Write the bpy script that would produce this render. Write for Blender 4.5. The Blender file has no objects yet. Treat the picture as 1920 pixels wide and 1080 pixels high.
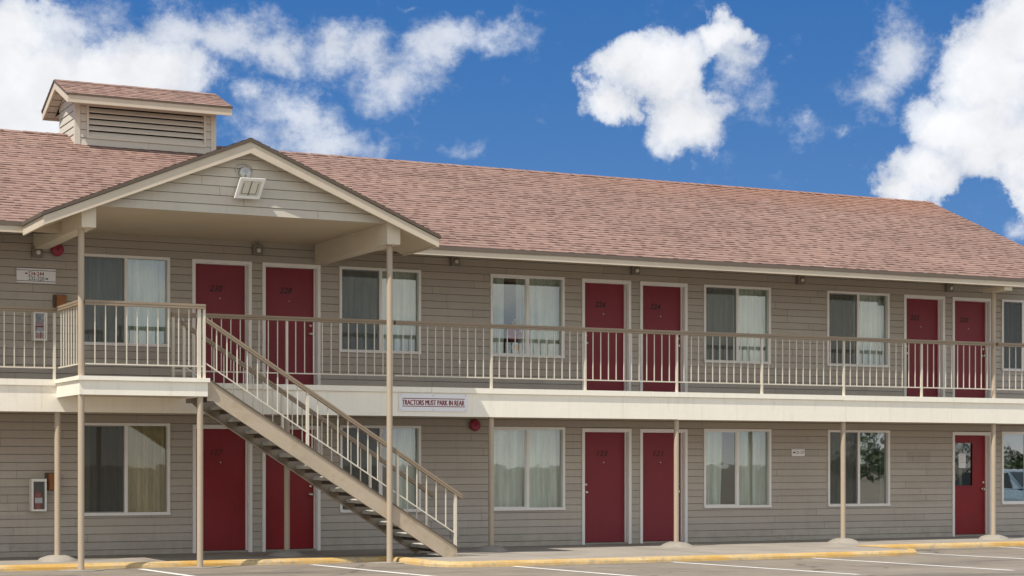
import bpy, math, random
from mathutils import Vector
rnd = random.Random(7)
scn = bpy.context.scene
COL = scn.collection

# ------------------------------------------------------------------ camera
TH = math.atan(3525 / 7060)
cam_d = bpy.data.cameras.new('camera')
cam = bpy.data.objects.new('camera', cam_d)
COL.objects.link(cam)
cam.location = (0, -30.51, 1.5)
cam.rotation_euler = (math.radians(90), 0, -TH)
cam_d.sensor_fit = 'HORIZONTAL'
cam_d.sensor_width = 36.0
cam_d.lens = 36.0 * 3525 / 1920
cam_d.shift_y = (869 - 540) / 1920
cam_d.clip_start = 0.5
cam_d.clip_end = 4000
scn.camera = cam

scn.view_settings.view_transform = 'Standard'
scn.view_settings.look = 'None'
scn.view_settings.exposure = 0
scn.view_settings.gamma = 1
scn.render.film_transparent = False
scn.cycles.max_bounces = 8
scn.cycles.transparent_max_bounces = 12

SUN = Vector((0.61, 0.25, -1.0)).normalized()     # direction the light travels
SUN_EL = math.asin(-SUN.z)
SUN_AZ = math.atan2(-SUN.x, -SUN.y)

# ------------------------------------------------------------------ node helpers
class NT:
    def __init__(s, tree):
        s.t = tree
        s.x = 0
    def n(s, typ, **kw):
        nd = s.t.nodes.new(typ)
        s.x += 40
        nd.location = (s.x, 0)
        for k, v in kw.items():
            setattr(nd, k, v)
        return nd
    def put(s, sock, v):
        if isinstance(v, bpy.types.NodeSocket):
            s.t.links.new(v, sock)
        elif v is not None:
            if sock.type == 'RGBA' and not hasattr(v, '__len__'):
                v = (v, v, v, 1)
            if sock.type == 'RGBA' and len(v) == 3:
                v = (*v, 1)
            sock.default_value = v
    def math(s, op, a, b=None, c=None, clamp=False):
        nd = s.n('ShaderNodeMath', operation=op, use_clamp=clamp)
        s.put(nd.inputs[0], a)
        if b is not None: s.put(nd.inputs[1], b)
        if c is not None: s.put(nd.inputs[2], c)
        return nd.outputs[0]
    def vmath(s, op, a, b=None, scale=None):
        nd = s.n('ShaderNodeVectorMath', operation=op)
        s.put(nd.inputs[0], a)
        if b is not None: s.put(nd.inputs[1], b)
        if scale is not None: s.put(nd.inputs['Scale'], scale)
        return nd.outputs['Value'] if op in ('LENGTH', 'DOT_PRODUCT') else nd.outputs[0]
    def mix(s, fac, a, b, blend='MIX'):
        nd = s.n('ShaderNodeMix', data_type='RGBA', blend_type=blend)
        nd.clamp_factor = True
        s.put(nd.inputs[0], fac); s.put(nd.inputs[6], a); s.put(nd.inputs[7], b)
        return nd.outputs[2]
    def noise(s, vec, scale, detail=4, rough=0.55, dist=0.0):
        nd = s.n('ShaderNodeTexNoise')
        s.put(nd.inputs['Vector'], vec)
        nd.inputs['Scale'].default_value = scale
        nd.inputs['Detail'].default_value = detail
        nd.inputs['Roughness'].default_value = rough
        nd.inputs['Distortion'].default_value = dist
        return nd.outputs['Fac']
    def smooth(s, v, lo, hi, to0=0.0, to1=1.0):
        nd = s.n('ShaderNodeMapRange', interpolation_type='SMOOTHSTEP')
        s.put(nd.inputs[0], v)
        nd.inputs[1].default_value = lo; nd.inputs[2].default_value = hi
        nd.inputs[3].default_value = to0; nd.inputs[4].default_value = to1
        return nd.outputs[0]
    def lin(s, v, lo, hi, to0, to1):
        nd = s.n('ShaderNodeMapRange')
        s.put(nd.inputs[0], v)
        nd.inputs[1].default_value = lo; nd.inputs[2].default_value = hi
        nd.inputs[3].default_value = to0; nd.inputs[4].default_value = to1
        return nd.outputs[0]
    def white(s, vec, dims='2D'):
        nd = s.n('ShaderNodeTexWhiteNoise', noise_dimensions=dims)
        if dims == '1D': s.put(nd.inputs['W'], vec)
        else: s.put(nd.inputs['Vector'], vec)
        return nd.outputs['Value']
    def comb(s, x, y, z=0.0):
        nd = s.n('ShaderNodeCombineXYZ')
        s.put(nd.inputs[0], x); s.put(nd.inputs[1], y); s.put(nd.inputs[2], z)
        return nd.outputs[0]
    def sep(s, v):
        nd = s.n('ShaderNodeSeparateXYZ')
        s.put(nd.inputs[0], v)
        return nd.outputs

def new_mat(name):
    m = bpy.data.materials.new(name)
    m.use_nodes = True
    m.node_tree.nodes.clear()
    t = NT(m.node_tree)
    out = t.n('ShaderNodeOutputMaterial')
    b = t.n('ShaderNodeBsdfPrincipled')
    m.node_tree.links.new(b.outputs[0], out.inputs[0])
    return m, t, b, out

def pos(t):
    return t.n('ShaderNodeNewGeometry').outputs['Position']

def bump(t, b, h, strength=0.3, dist=0.01):
    nd = t.n('ShaderNodeBump')
    nd.inputs['Strength'].default_value = strength
    nd.inputs['Distance'].default_value = dist
    t.put(nd.inputs['Height'], h)
    t.put(b.inputs['Normal'], nd.outputs[0])

def paint(name, col, rough=0.55, var=0.12, dirt=0.15, dirtcol=(0.16, 0.13, 0.1), streak=False, bstr=0.15, metal=0.0, tint=False, spec=0.35):
    m, t, b, out = new_mat(name)
    p = pos(t)
    n1 = t.noise(p, 1.7, 5, 0.6)
    n2 = t.noise(p, 22, 4, 0.65)
    f = t.math('ADD', t.math('MULTIPLY', n1, 0.6), t.math('MULTIPLY', n2, 0.4))
    k = t.lin(f, 0.3, 0.7, 1 - var, 1 + var)
    c = t.vmath('SCALE', (*col,), scale=k)
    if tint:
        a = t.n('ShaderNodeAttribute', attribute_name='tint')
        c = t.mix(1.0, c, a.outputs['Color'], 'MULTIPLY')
    if tint and name == 'siding_paint':
        x_, y_, z_ = t.sep(p)
        st = t.math('MULTIPLY', t.math('MULTIPLY', t.smooth(x_, 24.13, 24.2), t.smooth(x_, 24.80, 24.73)), t.math('MULTIPLY', t.smooth(z_, 1.52, 1.55), t.smooth(z_, 1.76, 1.73)))
        c = t.mix(t.math('MULTIPLY', st, .28), c, (0.25, 0.20, 0.15))
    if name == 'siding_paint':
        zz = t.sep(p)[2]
        under_shade = t.math('MAXIMUM', t.math('MULTIPLY', t.smooth(zz, 1.5, 2.35), t.smooth(zz, 2.5, 2.4)), t.smooth(zz, 4.3, 5.2))  # shade below deck and eave painted into the siding colour
        c = t.mix(t.math('MULTIPLY', under_shade, t.lin(n1, .3, .7, .14, .30)), c, (0.20, 0.155, 0.105))
        sp = t.math('MULTIPLY', t.smooth(zz, .45, 0.0), t.smooth(t.noise(p, 4.0, 5, .65), .42, .62))
        c = t.mix(t.math('MULTIPLY', sp, .3), c, (0.25, 0.21, 0.17))
    if dirt > 0:
        q = p
        if streak:
            q = t.vmath('MULTIPLY', p, (9.0, 9.0, 0.7))
        d = t.noise(q, 1.3 if streak else 3.1, 6, 0.7)
        c = t.mix(t.smooth(d, 0.5, 0.78, 0, dirt), c, dirtcol)
    t.put(b.inputs['Base Color'], c)
    t.put(b.inputs['Roughness'], t.lin(n2, 0.3, 0.7, rough - 0.08, rough + 0.1))
    b.inputs['Metallic'].default_value = metal
    b.inputs['Specular IOR Level'].default_value = spec
    if bstr > 0:
        bump(t, b, t.noise(p, 60, 3, 0.6), bstr, 0.004)
    return m

M = {}
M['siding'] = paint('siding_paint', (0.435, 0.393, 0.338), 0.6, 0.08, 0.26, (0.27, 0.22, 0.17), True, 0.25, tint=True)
M['siding_pale'] = paint('gable_siding_paint', (0.56, 0.52, 0.44), 0.6, 0.06, 0.15, (0.3, 0.26, 0.2), True, 0.2, tint=True)
M['pale'] = paint('cupola_trim_paint', (0.60, 0.555, 0.47), 0.6, 0.05, 0.15, (0.3, 0.26, 0.2), False, 0.15)
M['cream'] = paint('cream_fascia_paint', (0.89, 0.845, 0.735), 0.55, 0.05, 0.30, (0.52, 0.45, 0.35), True, 0.12)
M['tan'] = paint('tan_trim_paint', (0.60, 0.52, 0.405), 0.55, 0.07, 0.15, (0.3, 0.25, 0.18), False, 0.12)
M['soffit'] = paint('soffit_paint', (0.54, 0.46, 0.345), 0.7, 0.05, 0.15, (0.4, 0.33, 0.24), False, 0.2)
M['beam'] = paint('beam_paint', (0.66, 0.59, 0.47), 0.6, 0.06, 0.12, (0.35, 0.3, 0.22), False, 0.12)
M['brown'] = paint('brown_drip_edge', (0.115, 0.09, 0.068), 0.6, 0.1, 0.1)
M['trim'] = paint('white_trim_paint', (0.80, 0.78, 0.75), 0.45, 0.04, 0.12, (0.5, 0.45, 0.38), True, 0.08)
M['door'] = paint('red_door_paint', (0.205, 0.018, 0.030), 0.42, 0.10, 0.2, (0.11, 0.015, 0.02), True, 0.15)
M['door_dark'] = paint('deep_red_door_paint', (0.225, 0.008, 0.013), 0.36, 0.16, 0.35, (0.12, 0.012, 0.012), True, 0.15)
M['rail'] = paint('tan_handrail_paint', (0.30, 0.235, 0.165), 0.5, 0.08, 0.15)
M['bal'] = paint('cream_baluster_paint', (0.66, 0.61, 0.51), 0.45, 0.05, 0.15, (0.4, 0.32, 0.22))
M['post'] = paint('tan_post_paint', (0.44, 0.36, 0.27), 0.5, 0.07, 0.2, (0.28, 0.22, 0.16), True)
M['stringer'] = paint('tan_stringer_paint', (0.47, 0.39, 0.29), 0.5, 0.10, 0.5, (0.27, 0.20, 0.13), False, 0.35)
M['flange'] = paint('shade_toned_flange_paint', (0.14, 0.115, 0.09), 0.6, 0.1, 0.1)  # dark tone paints in the shade line along the stringer top
M['concrete'] = paint('concrete', (0.31, 0.28, 0.24), 0.9, 0.25, 0.5, (0.2, 0.18, 0.15), False, 0.6)
M['shade_sheet'] = paint('tread_underside_shade', (0.10, 0.085, 0.068), 0.7, 0.2, 0.3)  # dark colour stands for the shade under the treads
M['stringer_shaded'] = paint('shade_darkened_stringer_paint', (0.27, 0.22, 0.165), 0.6, 0.12, 0.3, (0.14, 0.11, 0.08))  # stringer paint darkened to put the shade under the flight into its colour
M['tread'] = paint('tread_concrete', (0.50, 0.48, 0.43), 0.85, 0.3, 0.6, (0.12, 0.11, 0.095), False, 0.8)
M['steel'] = paint('galvanised_steel', (0.48, 0.47, 0.44), 0.4, 0.12, 0.3, (0.2, 0.17, 0.13), False, 0.1, 0.6)
M['knob'] = paint('bright_knob_metal', (0.75, 0.70, 0.60), 0.25, 0.05, 0, bstr=0, metal=1.0)
M['ink'] = paint('dark_number_paint', (0.018, 0.008, 0.010), 0.5, 0.1, 0)
M['ink_faint'] = paint('worn_number_paint', (0.06, 0.008, 0.011), 0.5, 0.1, 0)
M['sign'] = paint('sign_enamel', (0.80, 0.80, 0.82), 0.35, 0.03, 0.1, (0.5, 0.46, 0.42), False, 0)
M['signred'] = paint('sign_red_print', (0.22, 0.028, 0.035), 0.45, 0.05, 0)
M['signblack'] = paint('sign_black_print', (0.02, 0.018, 0.02), 0.45, 0.05, 0)
M['bell'] = paint('red_bell_paint', (0.29, 0.032, 0.062), 0.4, 0.08, 0.2)
M['lampbox'] = paint('taupe_lamp_housing', (0.22, 0.19, 0.155), 0.5, 0.1, 0.2)
M['lens'] = paint('pale_lens', (0.7, 0.68, 0.6), 0.15, 0.05, 0, bstr=0)
M['woodbox'] = paint('orange_brown_wood', (0.30, 0.115, 0.035), 0.5, 0.2, 0.3, (0.1, 0.04, 0.015))
M['black'] = paint('matt_black', (0.02, 0.02, 0.022), 0.5, 0.1, 0)
M['ext'] = paint('extinguisher_red', (0.42, 0.02, 0.02), 0.3, 0.05, 0)
M['flood'] = paint('white_floodlight', (0.78, 0.77, 0.72), 0.4, 0.04, 0.1, bstr=0)
M['floodlens'] = paint('frosted_lens', (0.62, 0.60, 0.50), 0.2, 0.05, 0, bstr=0)
M['dark_in'] = paint('dark_interior', (0.06, 0.055, 0.05), 0.9, 0.1, 0)
M['paper'] = paint('white_paper', (0.75, 0.75, 0.78), 0.6, 0.03, 0, bstr=0)
M['navy'] = paint('navy_fabric', (0.05, 0.06, 0.11), 0.8, 0.2, 0)
M['orange'] = paint('orange_print', (0.9, 0.36, 0.03), 0.7, 0.1, 0)
M['white'] = paint('white_print', (0.8, 0.79, 0.74), 0.7, 0.05, 0)
M['pink'] = paint('pink_petals', (0.75, 0.10, 0.15), 0.7, 0.45, 0)
M['yellow_f'] = paint('yellow_petals', (0.85, 0.62, 0.18), 0.7, 0.2, 0)
M['leaf'] = paint('foliage_green', (0.06, 0.10, 0.035), 0.6, 0.4, 0, bstr=0)
M['bark'] = paint('bark', (0.12, 0.09, 0.065), 0.9, 0.3, 0.2)
M['carpaint'] = paint('silver_blue_car_paint', (0.30, 0.40, 0.50), 0.25, 0.03, 0, bstr=0, metal=0.3)
M['carglass'] = paint('dark_car_glass', (0.02, 0.025, 0.03), 0.08, 0.02, 0, bstr=0, spec=0.6)
M['rubber'] = paint('black_rubber', (0.02, 0.02, 0.02), 0.8, 0.1, 0)

def curtain_mat(name, col):
    m, t, b, out = new_mat(name)
    p = pos(t)
    q = t.vmath('MULTIPLY', p, (1.0, 1.0, 0.08))
    n = t.noise(q, 9, 4, 0.6)
    c = t.vmath('SCALE', (*col,), scale=t.lin(n, 0.3, 0.7, 0.68, 1.12))
    t.put(b.inputs['Base Color'], c)
    b.inputs['Roughness'].default_value = 0.9
    b.inputs['Specular IOR Level'].default_value = 0.1
    return m
M['cur_pale'] = curtain_mat('pale_curtain', (0.84, 0.86, 0.80))
M['cur_grey'] = curtain_mat('grey_curtain', (0.55, 0.52, 0.46))
M['cur_tan'] = curtain_mat('tan_curtain', (0.72, 0.60, 0.40))
M['cur_dark'] = curtain_mat('dark_drape', (0.24, 0.20, 0.13))

def glass_mat(name, refl, tint, wav=0.004):
    m, t, b, out = new_mat(name)
    m.node_tree.nodes.remove(b)
    tr = t.n('ShaderNodeBsdfTransparent'); tr.inputs[0].default_value = (*tint, 1)
    gl = t.n('ShaderNodeBsdfGlossy'); gl.inputs['Roughness'].default_value = 0.015
    gl.inputs[0].default_value = (0.93, 0.98, 0.96, 1)
    bp = t.n('ShaderNodeBump'); bp.inputs['Strength'].default_value = 0.12; bp.inputs['Distance'].default_value = wav
    t.put(bp.inputs['Height'], t.noise(pos(t), 2.6, 2, 0.5))
    t.put(gl.inputs['Normal'], bp.outputs[0])
    fr = t.n('ShaderNodeFresnel'); fr.inputs['IOR'].default_value = 1.5
    f = t.math('ADD', t.math('MULTIPLY', fr.outputs[0], 1.2), refl, clamp=True)
    mx = t.n('ShaderNodeMixShader')
    t.put(mx.inputs[0], f)
    t.t.links.new(tr.outputs[0], mx.inputs[1]); t.t.links.new(gl.outputs[0], mx.inputs[2])
    t.t.links.new(mx.outputs[0], out.inputs[0])
    return m
M['glass'] = glass_mat('window_glass', 0.16, (0.86, 0.93, 0.90))
M['glass_low'] = glass_mat('shaded_window_glass', 0.05, (0.86, 0.9, 0.84))
M['glass_dark'] = glass_mat('window_glass_dark', 0.30, (0.62, 0.68, 0.66))
M['glass_clear'] = glass_mat('cabinet_glass', 0.06, (0.9, 0.92, 0.93))

def screen_mat():
    m, t, b, out = new_mat('insect_screen')
    m.node_tree.nodes.remove(b)
    tr = t.n('ShaderNodeBsdfTransparent'); tr.inputs[0].default_value = (0.8, 0.8, 0.8, 1)
    df = t.n('ShaderNodeBsdfDiffuse'); df.inputs[0].default_value = (0.13, 0.135, 0.13, 1)
    mx = t.n('ShaderNodeMixShader'); mx.inputs[0].default_value = 0.44
    t.t.links.new(tr.outputs[0], mx.inputs[1]); t.t.links.new(df.outputs[0], mx.inputs[2])
    t.t.links.new(mx.outputs[0], out.inputs[0])
    return m
M['screen'] = screen_mat()

def shingle_mat():
    m, t, b, out = new_mat('brown_red_shingles')
    uv = t.n('ShaderNodeUVMap').outputs[0]
    x, y, _ = t.sep(uv)
    k = t.math('FLOOR', y)
    fr = t.math('FRACT', y)
    off = t.math('MULTIPLY', t.white(k, '1D'), 7.0)
    cols = []
    u1 = t.math('ADD', t.math('DIVIDE', x, 0.085), off)
    r1 = t.white(t.comb(t.math('FLOOR', u1), k))
    u2 = t.math('ADD', t.math('DIVIDE', x, 0.105), t.math('MULTIPLY', off, 1.7))
    r2 = t.white(t.comb(t.math('FLOOR', u2), t.math('ADD', k, 31.0)))
    p = pos(t)
    big = t.noise(p, 0.55, 4, 0.6)
    grit = t.noise(p, 120, 2, 0.6)
    c = t.mix(r1, (0.262, 0.168, 0.138), (0.304, 0.200, 0.167))
    c = t.mix(t.smooth(r2, 0.78, 0.98, 0, 0.28), c, (0.39, 0.285, 0.22))
    c = t.mix(t.smooth(r2, 0.28, 0.05, 0, 0.35), c, (0.22, 0.128, 0.108))
    c = t.vmath('SCALE', c, scale=t.lin(big, 0.3, 0.7, 0.9, 1.1))
    c = t.vmath('SCALE', c, scale=t.lin(grit, 0.25, 0.75, 0.82, 1.18))
    # shadows of random tab ends, painted as dark dashes in the shingle colour
    r3 = t.white(t.comb(t.math('FLOOR', u2), t.math('ADD', k, 77.0)))
    tab_shadow = t.math('MULTIPLY', t.smooth(fr, 0.40, 0.30), t.math('GREATER_THAN', r3, 0.66))
    c = t.mix(t.math('MULTIPLY', tab_shadow, 0.85), c, (0.075, 0.044, 0.038))
    pz = t.sep(p)[2]
    ro = t.math('MULTIPLY', t.smooth(t.math('ADD', pz, t.math('MULTIPLY', t.noise(p, 1.2, 4, .6), .8)), 7.0, 7.9), t.smooth(t.sep(p)[0], 14, 26))
    c = t.mix(t.math('MULTIPLY', ro, .35), c, (0.36, 0.155, 0.085))
    t.put(b.inputs['Base Color'], c)
    b.inputs['Roughness'].default_value = 0.92
    b.inputs['Specular IOR Level'].default_value = 0.15
    h = t.math('ADD', t.math('MULTIPLY', r1, 0.5), t.math('MULTIPLY', grit, 0.5))
    bump(t, b, h, 0.5, 0.006)
    return m
M['shingle'] = shingle_mat()

def asphalt_mat():
    m, t, b, out = new_mat('weathered_asphalt')
    p = pos(t)
    g = t.noise(p, 55, 5, 0.75)
    mid = t.noise(p, 1.4, 6, 0.65)
    big = t.noise(t.vmath('MULTIPLY', p, (0.25, 1.1, 1.0)), 0.5, 5, 0.65)
    c = t.mix(g, (0.140, 0.120, 0.098), (0.35, 0.303, 0.248))
    c = t.vmath('SCALE', c, scale=t.lin(mid, 0.3, 0.7, 0.80, 1.15))
    c = t.mix(t.smooth(big, 0.50, 0.68, 0, 0.6), c, (0.115, 0.10, 0.085))
    c = t.mix(t.smooth(big, 0.45, 0.30, 0, 0.4), c, (0.33, 0.29, 0.24))
    vo = t.n('ShaderNodeTexVoronoi', feature='DISTANCE_TO_EDGE')
    wob = t.vmath('ADD', p, t.vmath('SCALE', t.comb(mid, g, 0.0), scale=0.7))
    t.put(vo.inputs['Vector'], wob); vo.inputs['Scale'].default_value = 0.33
    crack = t.smooth(vo.outputs['Distance'], 0.012, 0.003)
    c = t.mix(t.math('MULTIPLY', crack, t.smooth(big, 0.45, 0.55, 0.0, 0.75)), c, (0.05, 0.045, 0.04))
    # oil drips down the middle of the bays
    oil = t.noise(p, 0.9, 3, 0.5)
    c = t.mix(t.smooth(oil, 0.64, 0.76, 0, 0.55), c, (0.07, 0.062, 0.055))
    t.put(b.inputs['Base Color'], c)
    b.inputs['Roughness'].default_value = 0.9
    b.inputs['Specular IOR Level'].default_value = 0.2
    bump(t, b, g, 0.6, 0.01)
    return m
M['asphalt'] = asphalt_mat()

def walk_mat():
    m, t, b, out = new_mat('walkway_concrete')
    p = pos(t)
    g = t.noise(p, 45, 5, 0.75)
    mid = t.noise(p, 1.1, 6, 0.65)
    c = t.mix(g, (0.22, 0.195, 0.165), (0.42, 0.38, 0.33))
    c = t.vmath('SCALE', c, scale=t.lin(mid, 0.3, 0.7, 0.8, 1.15))
    x, y, z = t.sep(p)
    j = t.math('PINGPONG', t.math('ADD', x, 100.0), 1.5)
    c = t.mix(t.smooth(j, 0.02, 0.006, 0, 0.7), c, (0.09, 0.08, 0.07))
    t.put(b.inputs['Base Color'], c)
    b.inputs['Roughness'].default_value = 0.9
    b.inputs['Specular IOR Level'].default_value = 0.2
    bump(t, b, g, 0.5, 0.008)
    return m
M['walk'] = walk_mat()

def kerb_mat():
    m, t, b, out = new_mat('chipped_yellow_kerb_paint')
    p = pos(t)
    n = t.noise(p, 9, 8, 0.75)
    n2 = t.noise(p, 1.0, 4, 0.6)
    g = t.noise(p, 60, 4, 0.7)
    y = t.mix(t.smooth(n2, .35, .65), (0.56, 0.335, 0.085), (0.60, 0.44, 0.22))
    y = t.vmath('SCALE', y, scale=t.lin(g, 0.3, 0.7, 0.82, 1.1))
    c = t.mix(t.smooth(t.math('ADD', n, t.math('MULTIPLY', n2, 0.25)), 0.65, 0.76, 0, .85), y, (0.36, 0.29, 0.20))
    c = t.mix(t.smooth(n, 0.36, 0.27, 0, 0.8), c, (0.16, 0.13, 0.09))
    t.put(b.inputs['Base Color'], c)
    b.inputs['Roughness'].default_value = 0.75
    bump(t, b, t.math('ADD', n, t.math('MULTIPLY', g, 0.4)), 0.6, 0.02)
    return m
M['kerb'] = kerb_mat()

def line_mat():
    m, t, b, out = new_mat('worn_white_road_paint')
    p = pos(t)
    n = t.noise(p, 14, 6, 0.75)
    g = t.noise(p, 70, 4, 0.7)
    c = t.mix(t.smooth(n, 0.56, 0.70, 0, 0.9), (0.78, 0.76, 0.72), (0.27, 0.245, 0.21))
    c = t.vmath('SCALE', c, scale=t.lin(g, 0.3, 0.7, 0.85, 1.1))
    t.put(b.inputs['Base Color'], c)
    b.inputs['Roughness'].default_value = 0.8
    return m
M['line'] = line_mat()

# ------------------------------------------------------------------ mesh helpers
class MB:
    def __init__(s):
        s.v = []; s.f = []; s.mi = []; s.tint = []; s.uv = []; s.sm = []
        s.cur = 0; s.t = 1.0; s.smooth = False
    def face(s, pts, uv=None):
        i = len(s.v)
        s.v += [tuple(p) for p in pts]
        s.f.append(tuple(range(i, i + len(pts))))
        s.mi.append(s.cur); s.tint.append(s.t); s.uv.append(uv); s.sm.append(s.smooth)
        return s
    def raw(s, vs, fs):
        i = len(s.v)
        s.v += [tuple(p) for p in vs]
        for f in fs:
            s.f.append(tuple(i + a for a in f))
            s.mi.append(s.cur); s.tint.append(s.t); s.uv.append(None); s.sm.append(s.smooth)
        return s
    def box(s, x0, x1, y0, y1, z0, z1):
        v = [(x0, y0, z0), (x1, y0, z0), (x1, y1, z0), (x0, y1, z0), (x0, y0, z1), (x1, y0, z1), (x1, y1, z1), (x0, y1, z1)]
        return s.raw(v, [(0, 3, 2, 1), (4, 5, 6, 7), (0, 1, 5, 4), (1, 2, 6, 5), (2, 3, 7, 6), (3, 0, 4, 7)])
    def bbox(s, x0, x1, y0, y1, z0, z1, r=0.006):
        # box with its four long front edges chamfered (front = -y)
        prof = [(x0, y1), (x0, y0 + r), (x0 + r, y0), (x1 - r, y0), (x1, y0 + r), (x1, y1)]
        return s.prism([(a, b, z0) for a, b in prof], (0, 0, z1 - z0))
    def prism(s, pts, d):
        # closed polygon swept along d
        n = len(pts); d = Vector(d)
        a = [Vector(p) for p in pts]; b = [p + d for p in a]
        vs = a + b
        nrm = Vector((0, 0, 0))
        for i in range(n):
            nrm += a[i].cross(a[(i + 1) % n])
        fs = [tuple(range(n)), tuple(reversed(range(n, 2 * n)))]
        for i in range(n):
            j = (i + 1) % n
            fs.append((i, n + i, n + j, j))
        if nrm.dot(d) > 0:
            fs = [tuple(reversed(f)) for f in fs]
        return s.raw(vs, fs)
    def tube(s, pts, r, n=12, caps=True, r1=None):
        pts = [Vector(p) for p in pts]
        rings = []
        for i, p in enumerate(pts):
            d = (pts[min(i + 1, len(pts) - 1)] - pts[max(i - 1, 0)]).normalized()
            up = Vector((0, 0, 1)) if abs(d.z) < 0.9 else Vector((0, 1, 0))
            a = d.cross(up).normalized(); b = a.cross(d).normalized()
            rr = r if r1 is None else r + (r1 - r) * i / (len(pts) - 1)
            rings.append([p + a * rr * math.cos(2 * math.pi * k / n) + b * rr * math.sin(2 * math.pi * k / n) for k in range(n)])
        vs = [q for ring in rings for q in ring]
        fs = []
        for i in range(len(pts) - 1):
            for k in range(n):
                k2 = (k + 1) % n
                fs.append((i * n + k, i * n + k2, (i + 1) * n + k2, (i + 1) * n + k))
        fs = [tuple(reversed(f)) for f in fs]
        old = s.smooth; s.smooth = n > 6
        s.raw(vs, fs)
        s.smooth = old
        if caps:
            s.face(list(reversed(rings[0])) if False else rings[0]); s.face(list(reversed(rings[-1])))
        return s
    def lathe(s, c, axis, prof, n=20):
        # prof: list of (radius, distance along axis)
        c = Vector(c); ax = Vector(axis).normalized()
        up = Vector((0, 0, 1)) if abs(ax.z) < 0.9 else Vector((1, 0, 0))
        a = ax.cross(up).normalized(); b = ax.cross(a).normalized()
        vs = []; fs = []
        for r, h in prof:
            for k in range(n):
                w = 2 * math.pi * k / n
                vs.append(c + ax * h + a * r * math.cos(w) + b * r * math.sin(w))
        for i in range(len(prof) - 1):
            for k in range(n):
                k2 = (k + 1) % n
                fs.append((i * n + k, i * n + k2, (i + 1) * n + k2, (i + 1) * n + k))
        fs.append(tuple(range((len(prof) - 1) * n, len(prof) * n)))
        old = s.smooth; s.smooth = True
        s.raw(vs, fs)
        s.smooth = old
        return s
    def mesh(s, name, mats, org):
        me = bpy.data.meshes.new(name)
        o = Vector(org)
        me.from_pydata([tuple(Vector(p) - o) for p in s.v], [], s.f)
        for m in mats:
            me.materials.append(m)
        me.polygons.foreach_set('material_index', s.mi)
        me.polygons.foreach_set('use_smooth', s.sm)
        if True:
            ca = me.color_attributes.new('tint', 'FLOAT_COLOR', 'CORNER')
            for p in me.polygons:
                t = s.tint[p.index]
                for li in p.loop_indices:
                    ca.data[li].color = (t, t, t, 1)
        if any(u is not None for u in s.uv):
            ul = me.uv_layers.new(name='UVMap')
            for p in me.polygons:
                u = s.uv[p.index]
                if u:
                    for li, q in zip(p.loop_indices, u):
                        ul.data[li].uv = q
        me.update()
        return me

WORLD = {}
def link(o, loc, parent):
    COL.objects.link(o)
    WORLD[o.name] = Vector(loc)
    if parent:
        o.parent = parent
        o.location = Vector(loc) - WORLD[parent.name]
    else:
        o.location = loc
    return o
def obj(name, mb, mats, parent=None, at=None):
    if not isinstance(mats, (list, tuple)):
        mats = [mats]
    mats = [M[m] if isinstance(m, str) else m for m in mats]
    if at is None:
        xs = [p[0] for p in mb.v]; ys = [p[1] for p in mb.v]; zs = [p[2] for p in mb.v]
        at = ((min(xs) + max(xs)) / 2, (min(ys) + max(ys)) / 2, min(zs))
    return link(bpy.data.objects.new(name, mb.mesh(name, mats, at)), at, parent)
def inst(name, src, loc, parent):
    return link(src.copy(), loc, parent) if False else _inst(name, src, loc, parent)
def _inst(name, src, loc, parent):
    o = src.copy()
    o.parent = None
    o.name = name
    return link(o, loc, parent)
def tag(o, label, cat, group=None):
    o['label'] = label; o['category'] = cat
    if group: o['group'] = group
    return o
def thing(name, loc, label, cat, group=None):
    o = bpy.data.objects.new(name, None)
    o.empty_display_size = 0.2
    link(o, loc, None)
    return tag(o, label, cat, group)
def structure(name, mb, mats, at=None):
    o = obj(name, mb, mats, None, at)
    o['kind'] = 'structure'
    return o

def text_mb(mb, body, cx, cz, y, width=None, height=None, shear=0.0, bold=0.0, depth=0.004):
    # lettering standing in the xz plane and facing -y
    cu = bpy.data.curves.new('lettering', 'FONT')
    cu.body = body; cu.size = 1.0; cu.align_x = 'CENTER'; cu.align_y = 'CENTER'
    cu.shear = shear; cu.offset = bold; cu.resolution_u = 3
    to = bpy.data.objects.new('lettering', cu)
    COL.objects.link(to)
    dg = bpy.context.evaluated_depsgraph_get()
    me = bpy.data.meshes.new_from_object(to.evaluated_get(dg))
    bpy.data.objects.remove(to); bpy.data.curves.remove(cu)
    xs = [v.co.x for v in me.vertices]; ys = [v.co.y for v in me.vertices]
    sx = width / (max(xs) - min(xs)); sz = height / (max(ys) - min(ys))
    mx = (max(xs) + min(xs)) / 2; my = (max(ys) + min(ys)) / 2
    vs = [((v.co.x - mx) * sx + cx, y, (v.co.y - my) * sz + cz) for v in me.vertices]
    mb.raw(vs, [tuple(p.vertices) for p in me.polygons])
    bpy.data.meshes.remove(me)
    return mb

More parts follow.
